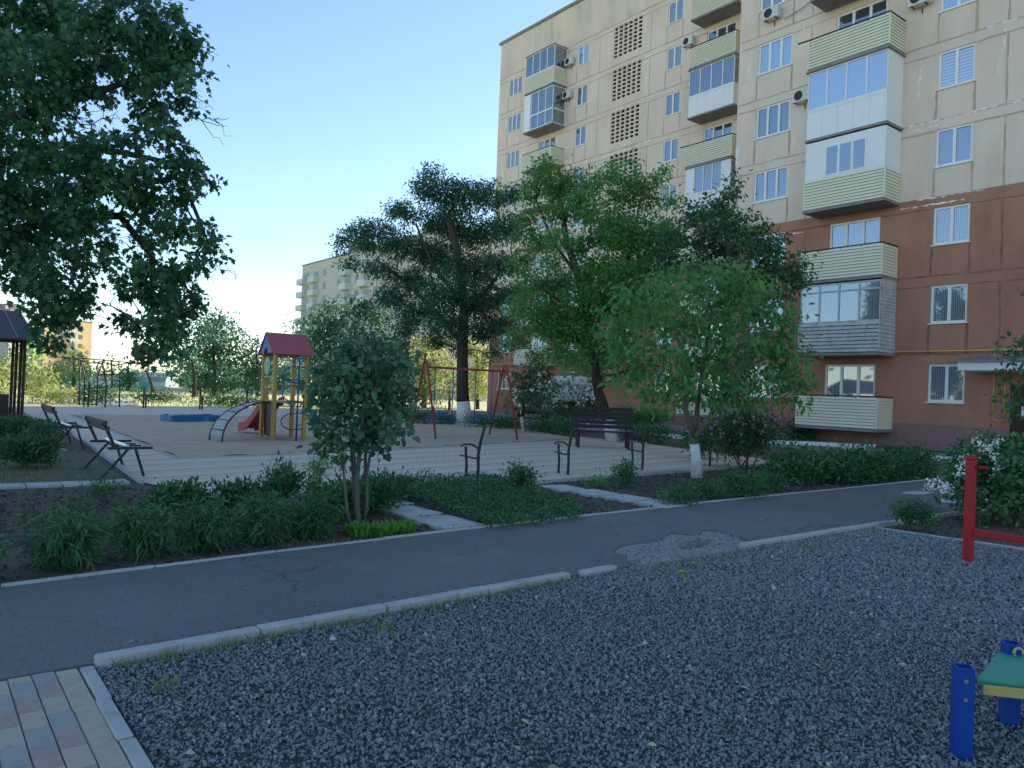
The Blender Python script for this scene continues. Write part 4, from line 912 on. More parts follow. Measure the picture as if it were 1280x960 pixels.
# blue climbing pole with arcs on the right-hand side
cp = MB(); PX = loc(lx*.62, -.42, 0); cp.tube([PX+up*-.1, PX+up*2.2, loc(lx*.62, -.05, 2.25)], .025, 8); po = cp.build('climbing_pole', M['blue'], tw, fix=False)
for z in (.32, 1.05, 1.55):
    a = MB(); pts = [loc(lx, 0, z+.42)]+[PX+(loc(0, 0, 0)-PX)*.0-vx*(.12+.30*math.sin(t))+up*(z+.21+.21*math.cos(t))-up*0 for t in np.linspace(0.05, math.pi-.05, 9)]+[loc(lx, 0, z)]
    a.tube(pts, .016, 6); a.build('arc_bar', M['blue'], po, fix=False)
for z in (1.62, 2.2, .92):
    a = MB(); a.tube([loc(0, 0, z), PX+up*z, loc(lx, 0, z)], .014, 6); a.build('cross_bar', M['bluetoy'], po, fix=False)
a = MB(); a.beam(loc(lx, 0, 1.0), loc(lx+.75, -.1, .2), .05); a.beam(loc(lx, .3, 1.0), loc(lx+.75, .2, .2), .05); a.build('ramp_rail', M['blue'], tw)
# sand box
q1, q2, q3 = (np.array([*at(*p)[:2], 0]) for p in ((201, 527), (214, 529), (275, 528)))
q4 = q1+(q3-q2); sb = thing('sandbox', ((q1+q3)/2), 'low blue wooden sandbox standing on the sand in front of the arched ladder', 'sandbox')
def wallb(p, q, m='boat', h=.25, t=.05):
    mb = MB(); mb.beam(p+up*h/2, q+up*h/2, t, h); mb.build('side_board', M[m], sb, bevel=.006)
for p, q in ((q1, q2), (q2, q3), (q3, q4), (q4, q1)): wallb(p, q)
for p, a, b in ((q1, q2, q4), (q2, q1, q3), (q3, q2, q4), (q4, q3, q1)):
    da = (a-p)/np.linalg.norm(a-p); db = (b-p)/np.linalg.norm(b-p); mb = MB(); mb.add([p+up*.255, p+da*.3+up*.255, p+db*.3+up*.255, p+up*.28, p+da*.3+up*.28, p+db*.3+up*.28], [(0, 2, 1), (3, 4, 5), (0, 1, 4, 3), (1, 2, 5, 4), (2, 0, 3, 5)]); mb.build('corner_seat', M['boatseat'], sb)

# benches at the left edge of the paving
def left_bench(y0, y1, label):
    r = thing('bench', (2.55, (y0+y1)/2, 0), label, 'bench', 'benches along the left edge of the paving')
    for y in (y0, y1):
        f = MB(); f.beam((2.62, y, .43), (2.26, y, -.02), .05, .035); f.beam((2.72, y, .43), (2.86, y, -.02), .05, .035); f.beam((2.34, y, .44), (2.96, y, .44), .045, .04)
        f.beam((2.44, y, .44), (2.265, y, .835), .055, .04, up=(1, 0, 0)); f.build('frame', M['iron'], r, bevel=.005)
    e = .12
    for x, z in ((2.285, .735), (2.25, .82)):
        mb = MB(); mb.beam((x+.035, y0-e, z), (x+.035, y1+e, z), .03, .075); mb.build('backrest_plank', M['bwood'], r, bevel=.005)
    mb = MB(); mb.boxp(2.53, 2.62, y0-.05, y1+.05, .465, .49); mb.build('seat_plank', M['pwood'], r, bevel=.004)
    for t in (.35, .6): mb = MB(); y = y0+(y1-y0)*t; mb.boxp(2.48, 2.90, y-.02, y+.02, .425, .45); mb.build('seat_crossbar', M['iron'], r)
left_bench(12.70, 14.15, 'black metal bench with brown backrest standing nearest, one pale seat plank left')
left_bench(17.95, 19.6, 'black metal bench with brown backrest standing farther back beside the juniper')
# dark bench facing the camera
db0 = on_depth(721, 540, 24.0); db1 = on_depth(778, 540, 24.3)
D0 = np.array([*at(719, 559.5)[:2], 0]); D1 = np.array([*at(779, 556)[:2], 0]); ud = (D1-D0)/np.linalg.norm(D1-D0); ud = np.array([_rt[0], _rt[1], 0]); D1 = D0+ud*1.62; vd = np.array([-ud[1], ud[0], 0])
r = thing('bench', (D0+D1)/2, 'dark wooden bench with high slatted backrest standing at the edge of the sand', 'bench')
for p in (D0+ud*.08, D1-ud*.08):
    f = MB(); f.beam(p, p+up*.46, .06, .06); f.beam(p+vd*.45, p+vd*.45+up*.46, .06, .06); f.beam(p-vd*.02+up*.44, p+vd*.5+up*.44, .06, .05); f.beam(p+vd*.47+up*.4, p+vd*.66+up*1.16, .05, .06, up=vd); f.build('frame', M['dwood'], r)
for i in range(4):
    mb = MB(); c = vd*(.0+.125*i)+up*.485; mb.beam(D0-ud*.1+c, D1+ud*.1+c, .105, .035); mb.build('seat_plank', M['dwood'], r, bevel=.005)
for i in range(5):
    z = .62+.13*i; c = vd*(.48+.19*(z-.4)/.76-.03)+up*z; mb = MB(); mb.beam(D0-ud*.1+c, D1+ud*.1+c, .03, .105); mb.build('backrest_plank', M['dwood'], r, bevel=.005)
# bare bench end frames along the front edge of the paving
def frame(x, y, label, sk=0.0):
    r = thing('broken_bench', (x, y, 0), label, 'bench', 'bare bench ends along the paving')
    def P(a, z): return (x+sk*a, y+a, z)          # a > 0 is the front (towards the sand)
    f = MB(); pts = [P(-.17, -.05), P(-.18, .25), P(-.165, .45), P(-.22, .70), P(-.30, .93)]
    f.tube(pts, [.026, .026, .026, .026, .024], 8); f.build('back_post', M['iron'], r, fix=False)
    f = MB(); f.tube([P(.13, -.05), P(.12, .25), P(.15, .43), P(.16, .57)], .024, 8); f.build('front_leg', M['iron'], r, fix=False)
    f = MB(); f.tube([P(.30, .405), P(.13, .40), P(-.05, .385), P(-.2, .40)], .016, 6); f.build('seat_bar', M['iron'], r, fix=False)
    f = MB(); f.tube([P(.29, .56), P(.2, .60), P(.02, .61), P(-.12, .575), P(-.2, .5)], .018, 6); f.build('armrest', M['iron'], r, fix=False)
frame(5.5, 10.80, 'bare black bench end without planks behind the stems of the small tree', -.1)
frame(7.48, 10.60, 'bare black bench end without planks above the ground cover', -.1)
frame(9.80, 10.88, 'bare black bench end without planks just below the left end of the dark bench', .1)
frame(12.08, 11.10, 'bare black bench end without planks left of the whitewashed walnut trunk', .05)
frame(14.45, 11.2, 'bare black bench end without planks right of the whitewashed walnut trunk by the lilac', .05)

# red exercise bar
r = thing('exercise_bar', (8.39, 3.22, 0), 'red painted steel exercise bar with square post and low rail in the gravel', 'exercise bar')
for y, hh in ((3.22, 1.02), (.9, 1.02)):
    mb = MB(); mb.prism([(8.39+dx, y+dy) for dx, dy in ((-.042, -.042), (.042, -.042), (.042, .042), (-.042, .042))], -.1, hh)
    mb.sweep([(-.042, 0), (.042, 0), (.03, .035), (0, .048), (-.03, .035)], (8.39, y-.042, hh), (1, 0, 0), up, (0, 1, 0), .084)
    po = mb.build('post', M['red'], r, bevel=.012)
    mb = MB(); mb.tube([(8.39, y-.04, .95), (8.39, y-.15, .95)], .014, 8); mb.build('peg', M['red'], po)
mb = MB(); mb.beam((8.39, 3.18, .30), (8.39, .94, .30), .05, .07); mb.build('rail', M['red'], r, bevel=.008)

# blue-legged bench in the right-hand corner
r = thing('bench', (3.9, 1.3, 0), 'low bench with green seat and yellow edge on square blue steel legs in the gravel', 'bench')
b0 = np.array([3.65, 1.405, 0]); b1 = np.array([4.235, 1.42, 0]); lv = np.array([.63, -.777, 0])*1.25
def leg(p, h=.395):
    mb = MB(); w = .036; t = .006
    a = math.atan2(lv[1], lv[0]); ca, sa = math.cos(a), math.sin(a); R2 = lambda x, y: (p[0]+x*ca-y*sa, p[1]+x*sa+y*ca)
    o_ = [R2(*q) for q in ((-w, -w), (w, -w), (w, w), (-w, w))]; i_ = [R2(*q) for q in ((-w+t, -w+t), (w-t, -w+t), (w-t, w-t), (-w+t, w-t))]
    vs = [(*q, -.1) for q in o_]+[(*q, h) for q in o_]+[(*q, h) for q in i_]+[(*q, h-.1) for q in i_]
    fs = []
    for k in range(4): j = (k+1) % 4; fs += [(k, j, 4+j, 4+k), (4+k, 4+j, 8+j, 8+k), (8+k, 8+j, 12+j, 12+k)]
    mb.add(vs, fs+[(12, 13, 14, 15)]); l = mb.build('leg', M['blue'], r, bevel=.004)
    mb = MB()
    nv = np.array([-.60, -.80, 0])
    for z in (h-.055, h-.135):
        c = np.array([*R2(-.0, -.036), z]); nn = np.array([*R2(0, -1), 0])-np.array([p[0], p[1], 0]); mb.tube([c-nn*.002, c+nn*.007], .0085, 8)
    mb.build('bolt', M['bolt'], l)
for p in (b0, b1, b0+lv*1.06, b1+lv*1.06): leg(p)
s0 = b0+np.array([.046, -.036, 0]); s1 = b1+np.array([-.035, .045, 0]); s2 = s1+lv; s3 = s0+lv
mb = MB(); mb.sweep([(0, 0), (1, 0), (1, 1), (0, 1)], s0+up*.322, s1-s0, lv, up, .022); mb.build('seat', M['green'], r, bevel=.008)
mb = MB(); nf = np.array([lv[1], -lv[0], 0]); nf /= np.linalg.norm(nf); mb.sweep([(.02, 0), (1, 0), (1, 1), (.02, 1)], s0-nf*-.006+up*.275, lv, up*.045, -nf, .022); mb.build('edge_board', M['cream'], r, bevel=.004)
mb = MB(); c = b1-np.array([.6, .8, 0])*.05+up*.36; mb.tube([c+np.array([.8, -.6, 0])*.022*math.cos(t)+up*.022*math.sin(t) for t in np.linspace(-.3, math.pi+.3, 10)], .007, 6); mb.build('hook', M['cream'], r)

# gazebo
g = thing('gazebo', (1.3, 31.4, 0), 'dark wooden gazebo with ribbed metal roof at the left edge', 'gazebo')
gx0, gx1, gy0, gy1 = -2.2, 3.0, 30.4, 33.2
for x, y in [tuple(at(*q)[:2]) for q in ((27, 522), (22.5, 521.5), (17, 519.5), (12.5, 519.5))]+[(gx0, gy0+.1), (gx0, gy1-.1), (.4, gy0+.1)]:
    mb = MB(); mb.boxp(x-.045, x+.045, y-.045, y+.045, -.1, 2.66); mb.build('post', M['gwood'], g)
ez, rz = 2.62, 3.62
mb = MB(); ov = .28; X0, X1_, Y0, Y1 = gx0-ov, gx1+ov-.05, gy0-ov, gy1+ov; ym = (Y0+Y1)/2
mb.add([(X0, Y0, ez), (X1_, Y0, ez), (X1_, Y1, ez), (X0, Y1, ez), (X0+.4, ym, rz), (X1_-.35, ym, rz), (X0, Y0, ez+.05), (X1_, Y0, ez+.05), (X1_, Y1, ez+.05), (X0, Y1, ez+.05), (X0+.4, ym, rz+.05), (X1_-.35, ym, rz+.05)],
       [(0, 4, 5, 1), (1, 5, 2), (2, 5, 4, 3), (3, 4, 0), (6, 7, 11, 10), (7, 8, 11), (8, 9, 10, 11), (9, 6, 10), (0, 1, 7, 6), (1, 2, 8, 7), (2, 3, 9, 8), (3, 0, 6, 9)])
ro = mb.build('roof', M['metalroof'], g)
mb = MB()
for i in range(12):
    t = i/11; p = np.array([X0+(X1_-X0)*t, Y0, ez+.06]); q = np.array([X0+.4+(X1_-.35-X0-.4)*t, ym, rz+.06]); mb.beam(p, q, .04, .03)
mb.build('roof_seam', M['seamroof'], ro)

mb = MB(); mb.boxp(gx0, gx1-.42, gy0+.1, gy0+.14, .05, .8); mb.build('front_panel', M['gwood'], g)
mb = MB(); mb.boxp(.2, 2.2, 31.3, 32.2, .72, .77); mb.boxp(1.1, 1.3, 31.6, 31.9, 0, .72); mb.build('table', M['gwood'], g)

# climbing bars and posts at the far side
cb = thing('climbing_bars', (*at(122, 510)[:2], 0), 'thin dark metal climbing bars with sagging rungs beyond the paving', 'climbing frame')
Dm = depth(at(120, 509))
def pl_(pts, dd=0): return [on_depth(x, y, Dm+dd) for x, y in pts]
for pts, dd in (([(101, 450), (106, 472), (104.5, 511)], 0), ([(128, 452), (133, 482), (131, 509)], 0), ([(128, 452), (122, 472), (121, 503)], 2.5), ([(150, 466), (149, 509)], 1), ([(101, 450), (99, 480), (99.5, 504)], 2.5)):
    p = pl_(pts, dd); p[-1][2] = -.05; mb = MB(); mb.tube(p, .035, 6); mb.build('leg', M['iron'], cb, fix=False)
for pts, dd in (([(70, 446), (100, 448), (128, 450), (160, 453), (184, 454)], 0), ([(80, 448), (100, 450), (112, 454), (126, 452), (143, 457), (158, 454), (183, 455)], 1.5), ([(126, 468), (150, 468)], .5), ([(104, 486), (133, 484)], .8)):
    mb = MB(); mb.tube(pl_(pts, dd), .03, 6); mb.build('bar', M['iron'], cb, fix=False)
for i, (x, yb, yt, lab) in enumerate(((110, 508.5, 479, 'tall dark metal post standing leftmost beyond the paving'), (179, 510, 484, 'tall dark metal post standing between the climbing bars and the sandbox'), (182, 510, 494, 'short dark stub post beside the tall post left of the sandbox'), (249.5, 512, 484, 'tall dark metal post behind the blue sandbox'), (252.5, 512, 496, 'short dark stub post beside the tall post behind the sandbox'), (308, 511, 488, 'dark metal post behind the arched ladder of the play tower'))):
    p = at(x, yb); hh = (yb-yt)/FPX*depth(p); t = thing('metal_post', p, lab, 'post', 'dark posts along the far paving edge')
    mb = MB(); w = .035; mb.boxp(p[0]-w, p[0]+w, p[1]-w, p[1]+w, -.1, hh); mb.build('post', M['iron'], t)
    mb = MB(); mb.boxp(p[0]-w*1.4, p[0]+w*1.4, p[1]-w*1.4, p[1]+w*1.4, hh+.001, hh+.04); mb.build('cap', M['iron'], t)

# dark car parked in the yard
def car(label, c, az, pal, kind, s=1.0, gr=None):
    r = thing('parked_car', (c[0], c[1], 0), label, 'car', gr); ORG[r.name] = (0, 0, 0); r.rotation_euler.z = az; r.scale = (1, 1, 1)
    W = .88*s; Ln = 2.15*s; h0 = .32; hb = .98 if kind == 'suv' else .85; ht = 1.68 if kind == 'suv' else 1.42
    prof = [(-Ln, .42), (-Ln*.98, hb-.12), (-Ln*.93, hb-.02), (-Ln*.40, hb+.06), (-Ln*.12, ht-.05), (Ln*.1, ht), (Ln*.72, ht-.03), (Ln*.93, hb+.08), (Ln*.99, hb-.05), (Ln, .45), (Ln*.95, h0), (-Ln*.95, h0)]
    mb = MB(); n = len(prof); tuck = lambda z: W*(1 if z < hb+.1 else .80)
    vs = [(x, -tuck(z), z) for x, z in prof]+[(x, tuck(z), z) for x, z in prof]
    mb.add(vs, [(i, (i+1) % n, n+(i+1) % n, n+i) for i in range(n)]+[tuple(range(n))[::-1], tuple(range(n, 2*n))]); mb.build('body', M[pal], r, bevel=.05)
    mb = MB(); mb.add([(-Ln*.385, -W*.82, hb+.10), (-Ln*.385, W*.82, hb+.10), (-Ln*.135, W*.70, ht-.10), (-Ln*.135, -W*.70, ht-.10)], [[0, 1, 2, 3]])
    for v in range(4): x, y, z = mb.v[v]; mb.v[v] = (x-.035, y, z+.02)
    mb.build('windscreen', M['carg'], r, fix=False)
    for s_ in (-1, 1):
        mb = MB(); mb.add([(-Ln*.30, s_*W*.955, hb+.12), (Ln*.85, s_*W*.955, hb+.12), (Ln*.68, s_*W*.815, ht-.10), (-Ln*.10, s_*W*.815, ht-.12)], [[0, 1, 2, 3]]); mb.build('side_window', M['carg'], r, fix=False)
        mb = MB(); mb.boxp(-Ln*1.004, -Ln*.96, s_*W*.62-.14, s_*W*.62+.14, hb-.26, hb-.12); mb.build('headlight', M['chrome'], r, bevel=.02)
        mb = MB(); mb.boxp(-Ln*.36, -Ln*.30, s_*(W+.10)-.09, s_*(W+.10)+.09, hb+.08, hb+.24); mb.build('wing_mirror', M[pal], r, bevel=.02)
        for x in (-Ln*.64, Ln*.62):
            mb = MB(); mb.tube([(x, s_*(W-.20), .33), (x, s_*(W+.015), .33)], .33, 20); o = mb.build('wheel', M['tyre'], r); mb = MB(); mb.tube([(x, s_*(W+.0), .33), (x, s_*(W+.022), .33)], .19, 14); mb.build('rim', M['chrome'], o)
    mb = MB(); mb.boxp(-Ln*1.006, -Ln*.97, -.45, .45, hb-.24, hb-.13); mb.build('grille', M['iron'], r)
c = at(666, 524); vdir = c[:2]/np.linalg.norm(c[:2])
car('dark cherry car parked in the yard behind the white-flowering shrub', (c[0]+vdir[0]*2.2, c[1]+vdir[1]*2.2), math.atan2(vdir[1], vdir[0])+.10, 'carp', 'suv')
for i, (x, D, pal, lab) in enumerate(((118, 112, 'carw', 'white car far off left of the round conifer, beside the green fence'), (134, 116, 'carw', 'pale car far off nearest to the round conifer'))):
    p = on_depth(x, 484, D); car(lab, p, R_(-20), pal, 'car', 1.0)
# far fence, low building, pole
p0 = on_depth(58, 486, 125); p1 = on_depth(106, 486, 125); p0[2] = p1[2] = 0
f = thing('fence', (p0+p1)/2, 'turquoise sheet fence far off under the yellow apartment block', 'fence')
n = 8
for i in range(n):
    a = p0+(p1-p0)*i/n; b = p0+(p1-p0)*(i+.96)/n; mb = MB(); mb.beam(a+up*.85, b+up*.85, .05, 1.7); mb.build('panel', M['tealf'], f)
    mb = MB(); mb.beam(a-up*.1, a+up*1.85, .1); mb.build('post', M['iron'], f)
p0 = on_depth(166, 484, 150); p1 = on_depth(215, 484, 150); p0[2] = p1[2] = 0; d = (p1-p0)/np.linalg.norm(p1-p0); nrm = np.array([d[1], -d[0], 0])
b = thing('low_building', (p0+p1)/2, 'long low pale building with metal roof at the far edge of the meadow', 'building')
mb = MB(); mb.beam(p0+up*1.2, p1+up*1.2, 6, 2.4); mb.build('wall', M['shed'], b)
mb = MB(); mb.beam(p0-d*.5+up*2.6, p1+d*.5+up*2.6, 6.8, .38); mb.build('roof', M['shedr'], b)
for i in range(5):
    q = p0+(p1-p0)*(i+.5)/5+nrm*3.02; mb = MB(); mb.beam(q-d*.8+up*1.4, q+d*.8+up*1.4, .06, .9); mb.build('window', M['fglass'], b)
p = on_depth(184, 490, 95); pz = on_depth(184, 437, 95)[2]
f = thing('utility_pole', (p[0], p[1], 0), 'slim grey utility pole with a small plate beside the meadow', 'pole'); mb = MB(); mb.tube([(p[0], p[1], -.1), (p[0], p[1], pz)], [.16, .10], 8); mb.build('pole', M['polec'], f, fix=False)
mb = MB(); mb.beam((p[0]-.5, p[1], pz-.5), (p[0]+.5, p[1], pz-.5), .1); mb.build('crossarm', M['polec'], f)
q = on_depth(180, 482, 94.6); mb = MB(); mb.boxp(q[0]-.6, q[0]+.6, p[1]-.25, p[1]-.2, q[2]-.5, q[2]+.5); mb.build('plate', M['tealf'], f)

# ------------------------------------------------------------------ trees
maple = [(0, 20, 80), (70, 20, 70), (140, 25, 62), (195, 30, 42), (222, 40, 26), (20, 95, 55), (95, 85, 50), (165, 85, 48), (205, 95, 34), (190, 135, 30), (215, 70, 28), (205, 160, 24),
    (60, 150, 30, .4), (90, 105, 26, .3), (0, 170, 60), (0, 260, 75), (70, 215, 60), (60, 290, 55), (120, 215, 42), (160, 235, 38), (105, 265, 40), (195, 255, 32), (130, 180, 20), (168, 170, 16), (20, 335, 40), (70, 350, 42), (95, 385, 22), (58, 395, 28), (66, 425, 18), (110, 330, 26), (120, 300, 20),
    (225, 195, 22), (240, 215, 22), (205, 205, 20), (262, 298, 14), (248, 290, 16), (262, 312, 14), (225, 300, 20), (190, 300, 22), (175, 325, 18), (200, 340, 28), (215, 360, 26), (185, 365, 28), (165, 345, 14), (248, 372, 13), (235, 385, 20), (215, 405, 30), (190, 420, 28), (165, 405, 16), (205, 435, 18), (180, 440, 12), (158, 365, 10), (-60, 80, 90), (-60, 230, 90), (-90, 340, 60), (236, 60, 22), (240, 92, 17), (228, 128, 18), (228, 338, 16), (242, 326, 12), (200, 385, 24), (215, 240, 18), (240, 235, 12)]
tree('maple_tree', 'huge dark maple whose crown overhangs the left side of the playground', 'tree', 12.5, [(-165, 640), (-150, 400), (-120, 200), (-60, 60), (20, -60)], .30, maple, .105, 3.5, 'maple', shape='maple', twigs=6, hang=.75, spread=1.9, nl=26, jitter=.45, flatten=.9,
     stems=[([(-150, 400), (-40, 330), (60, 270), (150, 270), (190, 320), (190, 400)], .10), ([(-120, 200), (0, 150), (110, 120), (190, 90)], .10), ([(-60, 230), (60, 180), (150, 190), (220, 205), (255, 290)], .07)],
     bare=[((205, 100), (250, 125), .2), ((215, 120), (268, 150), .4), ((60, 135), (140, 150), -.2), ((225, 312), (278, 338), .1), ((165, 395), (128, 382), .3)])
locust = [(535, 215, 14), (540, 238, 28), (575, 245, 36), (610, 245, 30), (640, 245, 16), (655, 235, 10), (505, 265, 26), (550, 275, 38), (595, 290, 42), (635, 285, 26), (470, 285, 20), (450, 290, 20), (432, 298, 14), (460, 305, 22), (500, 305, 34), (545, 320, 40), (590, 335, 40), (630, 330, 26), (425, 312, 8), (440, 330, 12), (475, 335, 20), (515, 350, 30), (560, 365, 38), (605, 375, 36), (635, 365, 22), (490, 370, 24), (520, 390, 28), (560, 405, 28), (600, 412, 28), (630, 405, 20), (540, 425, 18), (640, 430, 12), (505, 410, 18), (575, 435, 14), (615, 440, 12)]
tree('locust_tree', 'tall dark locust tree with whitewashed foot behind the swing', 'tree', depth(at(580, 527)), [(581, 528), (578, 490), (578, 440), (580, 390), (575, 330), (560, 270)], .36, [(x, y, r*.96) for x, y, r in locust], .17, 5.0, 'locust', white=1.0, shape='leaflet', twigs=7, spread=2.4, nl=22, hang=.35, flatten=.62,
     stems=[([(579, 430), (545, 390), (505, 350), (470, 325)], .15), ([(580, 400), (610, 360), (640, 320)], .13), ([(578, 380), (540, 330), (520, 280)], .12)])
ash = [(685, 205, 12), (672, 222, 16), (690, 232, 20), (662, 245, 12), (715, 222, 14), (735, 232, 18), (752, 220, 12), (700, 258, 24), (740, 258, 24), (775, 245, 20), (790, 205, 10), (790, 228, 16), (820, 225, 12), (832, 215, 8), (812, 250, 18), (842, 250, 12), (660, 275, 16), (672, 300, 18), (655, 325, 16), (770, 285, 30), (735, 300, 18), (810, 290, 26), (835, 285, 16), (690, 325, 14), (665, 355, 22), (645, 385, 14), (690, 375, 20), (755, 335, 28), (795, 340, 30), (830, 330, 24), (730, 375, 24), (680, 410, 22), (650, 420, 14), (715, 415, 24), (765, 385, 30), (810, 385, 30), (700, 440, 18), (740, 440, 20), (780, 430, 24), (670, 445, 12), (725, 340, 14), (650, 295, 9), (745, 352, 26), (735, 412, 26), (762, 440, 22), (722, 452, 16), (700, 352, 20), (692, 402, 24), (660, 385, 20), (720, 312, 16), (790, 460, 18), (700, 300, 16), (745, 465, 14), (770, 290, 26), (800, 310, 24), (780, 350, 26), (830, 300, 20), (765, 215, 12), (805, 232, 14), (700, 230, 16), (720, 255, 16)]
tree('ash_tree', 'fresh green ash-leaf tree with open crown and whitewashed foot behind the dark bench', 'tree', depth(at(765, 552)), [(766, 552), (760, 525), (748, 490), (743, 455), (735, 400), (722, 345), (708, 300), (700, 250)], .20, ash, .15, 4.0, 'ash', bark='bark', white=.75, shape='leaflet', twigs=9, spread=2.1, nl=20, hang=.35,
     stems=[([(738, 420), (770, 370), (790, 310), (800, 250)], .09), ([(735, 400), (690, 370), (655, 340)], .07), ([(722, 345), (690, 300), (670, 250), (685, 205)], .06), ([(738, 420), (700, 420), (670, 415)], .06)])
dark = [(895, 250, 16), (912, 240, 12), (918, 228, 9), (870, 265, 18), (880, 285, 26), (905, 280, 22), (930, 268, 10), (945, 300, 26), (920, 310, 28), (880, 315, 28), (965, 318, 22), (975, 295, 8), (955, 345, 26), (990, 335, 16), (1008, 345, 10), (985, 358, 16), (1005, 330, 8), (920, 345, 26), (880, 350, 26), (840, 290, 18), (835, 320, 20), (960, 375, 16), (925, 380, 24)]
tree('cherry_tree', 'dark bushy tree rising behind the walnut in front of the balconies', 'tree', 21.5, [(905, 560), (905, 480), (908, 400), (912, 330), (905, 260)], .15, dark, .135, 3.8, 'dark', shape='oval', twigs=8, nl=18, spread=2.0, hang=.3,
     stems=[([(908, 400), (940, 350), (985, 335)], .07), ([(908, 370), (880, 320), (870, 270)], .06)])
walnut = [(845, 345, 18), (875, 335, 18), (905, 345, 22), (935, 350, 22), (962, 370, 20), (985, 395, 18), (830, 370, 24), (865, 370, 28), (905, 378, 30), (945, 392, 28), (975, 420, 26), (995, 440, 16), (805, 395, 22), (840, 405, 30), (885, 412, 32), (930, 425, 32), (965, 450, 26), (795, 425, 22), (825, 440, 28), (870, 450, 32), (915, 460, 32), (950, 475, 24), (985, 472, 18), (1003, 482, 12), (1005, 455, 9), (800, 460, 18), (840, 475, 24), (880, 485, 24), (920, 492, 20), (860, 500, 14), (835, 502, 12), (968, 495, 14), (990, 500, 10), (900, 505, 10), (770, 445, 14), (778, 470, 10), (760, 425, 9), (820, 490, 12), (790, 365, 20), (815, 350, 18), (765, 400, 16), (850, 490, 16), (905, 480, 20), (960, 425, 22), (985, 455, 18), (1000, 470, 12), (780, 385, 18), (770, 410, 16), (930, 365, 18), (890, 335, 14), (940, 500, 14), (800, 490, 12)]
tree('walnut_tree', 'bright green walnut tree with forked whitewashed trunk beside the asphalt path', 'tree', depth(at(871, 597)), [(871, 597), (870, 570), (867, 547), (868, 540)], .105, walnut, .14, 2.7, 'walnut', bark='barkg', white=.66, shape='oval', twigs=8, spread=2.0, nl=16, hang=.7, tr=[.105, .095, .09, .085],
     stems=[([(868, 545), (857, 515), (855, 470), (845, 410)], .06, -.1), ([(869, 545), (872, 505), (880, 450), (890, 390)], .06, .2), ([(870, 546), (885, 525), (900, 495), (935, 440), (960, 400)], .055, -.2)])
snow = [(455, 432, 18), (440, 440, 20), (480, 440, 20), (425, 455, 20), (462, 460, 28), (495, 458, 18), (410, 470, 16), (437, 482, 28), (475, 488, 30), (500, 485, 16), (405, 495, 18), (510, 500, 9), (425, 512, 24), (455, 515, 26), (488, 515, 22), (400, 520, 14), (412, 540, 18), (440, 542, 20), (472, 540, 20), (495, 535, 13), (405, 562, 11), (425, 568, 12), (470, 556, 10)]
Ds = depth(at(447, 655))
tree('small_tree', 'small multi-stemmed tree with lobed dusty leaves and pale flower heads by the path', 'tree', Ds, [(449, 657), (447, 640), (446, 600), (450, 560), (455, 500), (458, 450)], .028, snow, .080, 4.2, 'snow', bark='barkg', shape='lobed', twigs=7, spread=1.8, nl=16, hang=.75, tr=[.03, .028, .026, .024, .018, .012],
     stems=[([(440, 662), (434, 640), (432, 615), (428, 575), (420, 530)], .024, -.05), ([(447, 655), (442, 625), (441, 590), (438, 550), (436, 500)], .022, .12), ([(455, 655), (459, 625), (459, 590), (466, 550), (475, 500)], .026, .05)])
V = []
for b in snow:
    for i in range(3):
        c = on_depth(b[0]+random.uniform(-1, 1)*b[2]*.8, b[1]+random.uniform(-1, .6)*b[2]*.8, Ds-random.uniform(.25, .5)); n = 9; P = c+rng.normal(size=(n, 3))*.022; V.append(leaf_polys(P, norm(rng.normal(size=(n, 3))), norm(P-c+np.array([0, 0, .03])), .028*(.7+.5*rng.random(n)), 'rose', .1))
V = np.concatenate(V); poly_mesh('blossom', V, V.shape[1], mat('dusty_flower_head', (.30, .31, .20), (.24, .20, .16), rough=.9, scale=9), np.zeros(len(V)), [o for o in bpy.data.objects if o.name.startswith('small_tree') and o.type == 'EMPTY'][0])
# twigs of a tree standing just outside the frame
rb = [(1278, 425, 9), (1270, 445, 10), (1285, 455, 14), (1262, 468, 8), (1278, 485, 12), (1268, 500, 8), (1282, 510, 10), (1310, 440, 30), (1320, 480, 30), (1340, 420, 35), (1360, 470, 40), (1350, 370, 35)]
tree('roadside_tree', 'leafy branch of a tree reaching in at the right edge near the entrance canopy', 'tree', 15, [(1370, 620), (1365, 540), (1350, 460), (1345, 380)], .07, rb, .14, 1.7, 'dark', shape='oval', twigs=8, spread=2.3, hang=.4)
# little tree with a limewashed stem
yt = [(665, 462, 16), (680, 470, 14), (650, 475, 14), (662, 485, 16), (682, 488, 10), (645, 492, 10), (660, 502, 12), (672, 505, 8), (642, 508, 7), (692, 478, 8)]
tree('young_tree', 'small dark round-headed tree with thin limewashed stem by the parked car', 'tree', depth(at(654, 540)), [(655, 540), (652, 522), (655, 505), (662, 480)], .07, yt, .17, 2.4, 'dark', white=.62, shape='oval', twigs=6, spread=2.2)

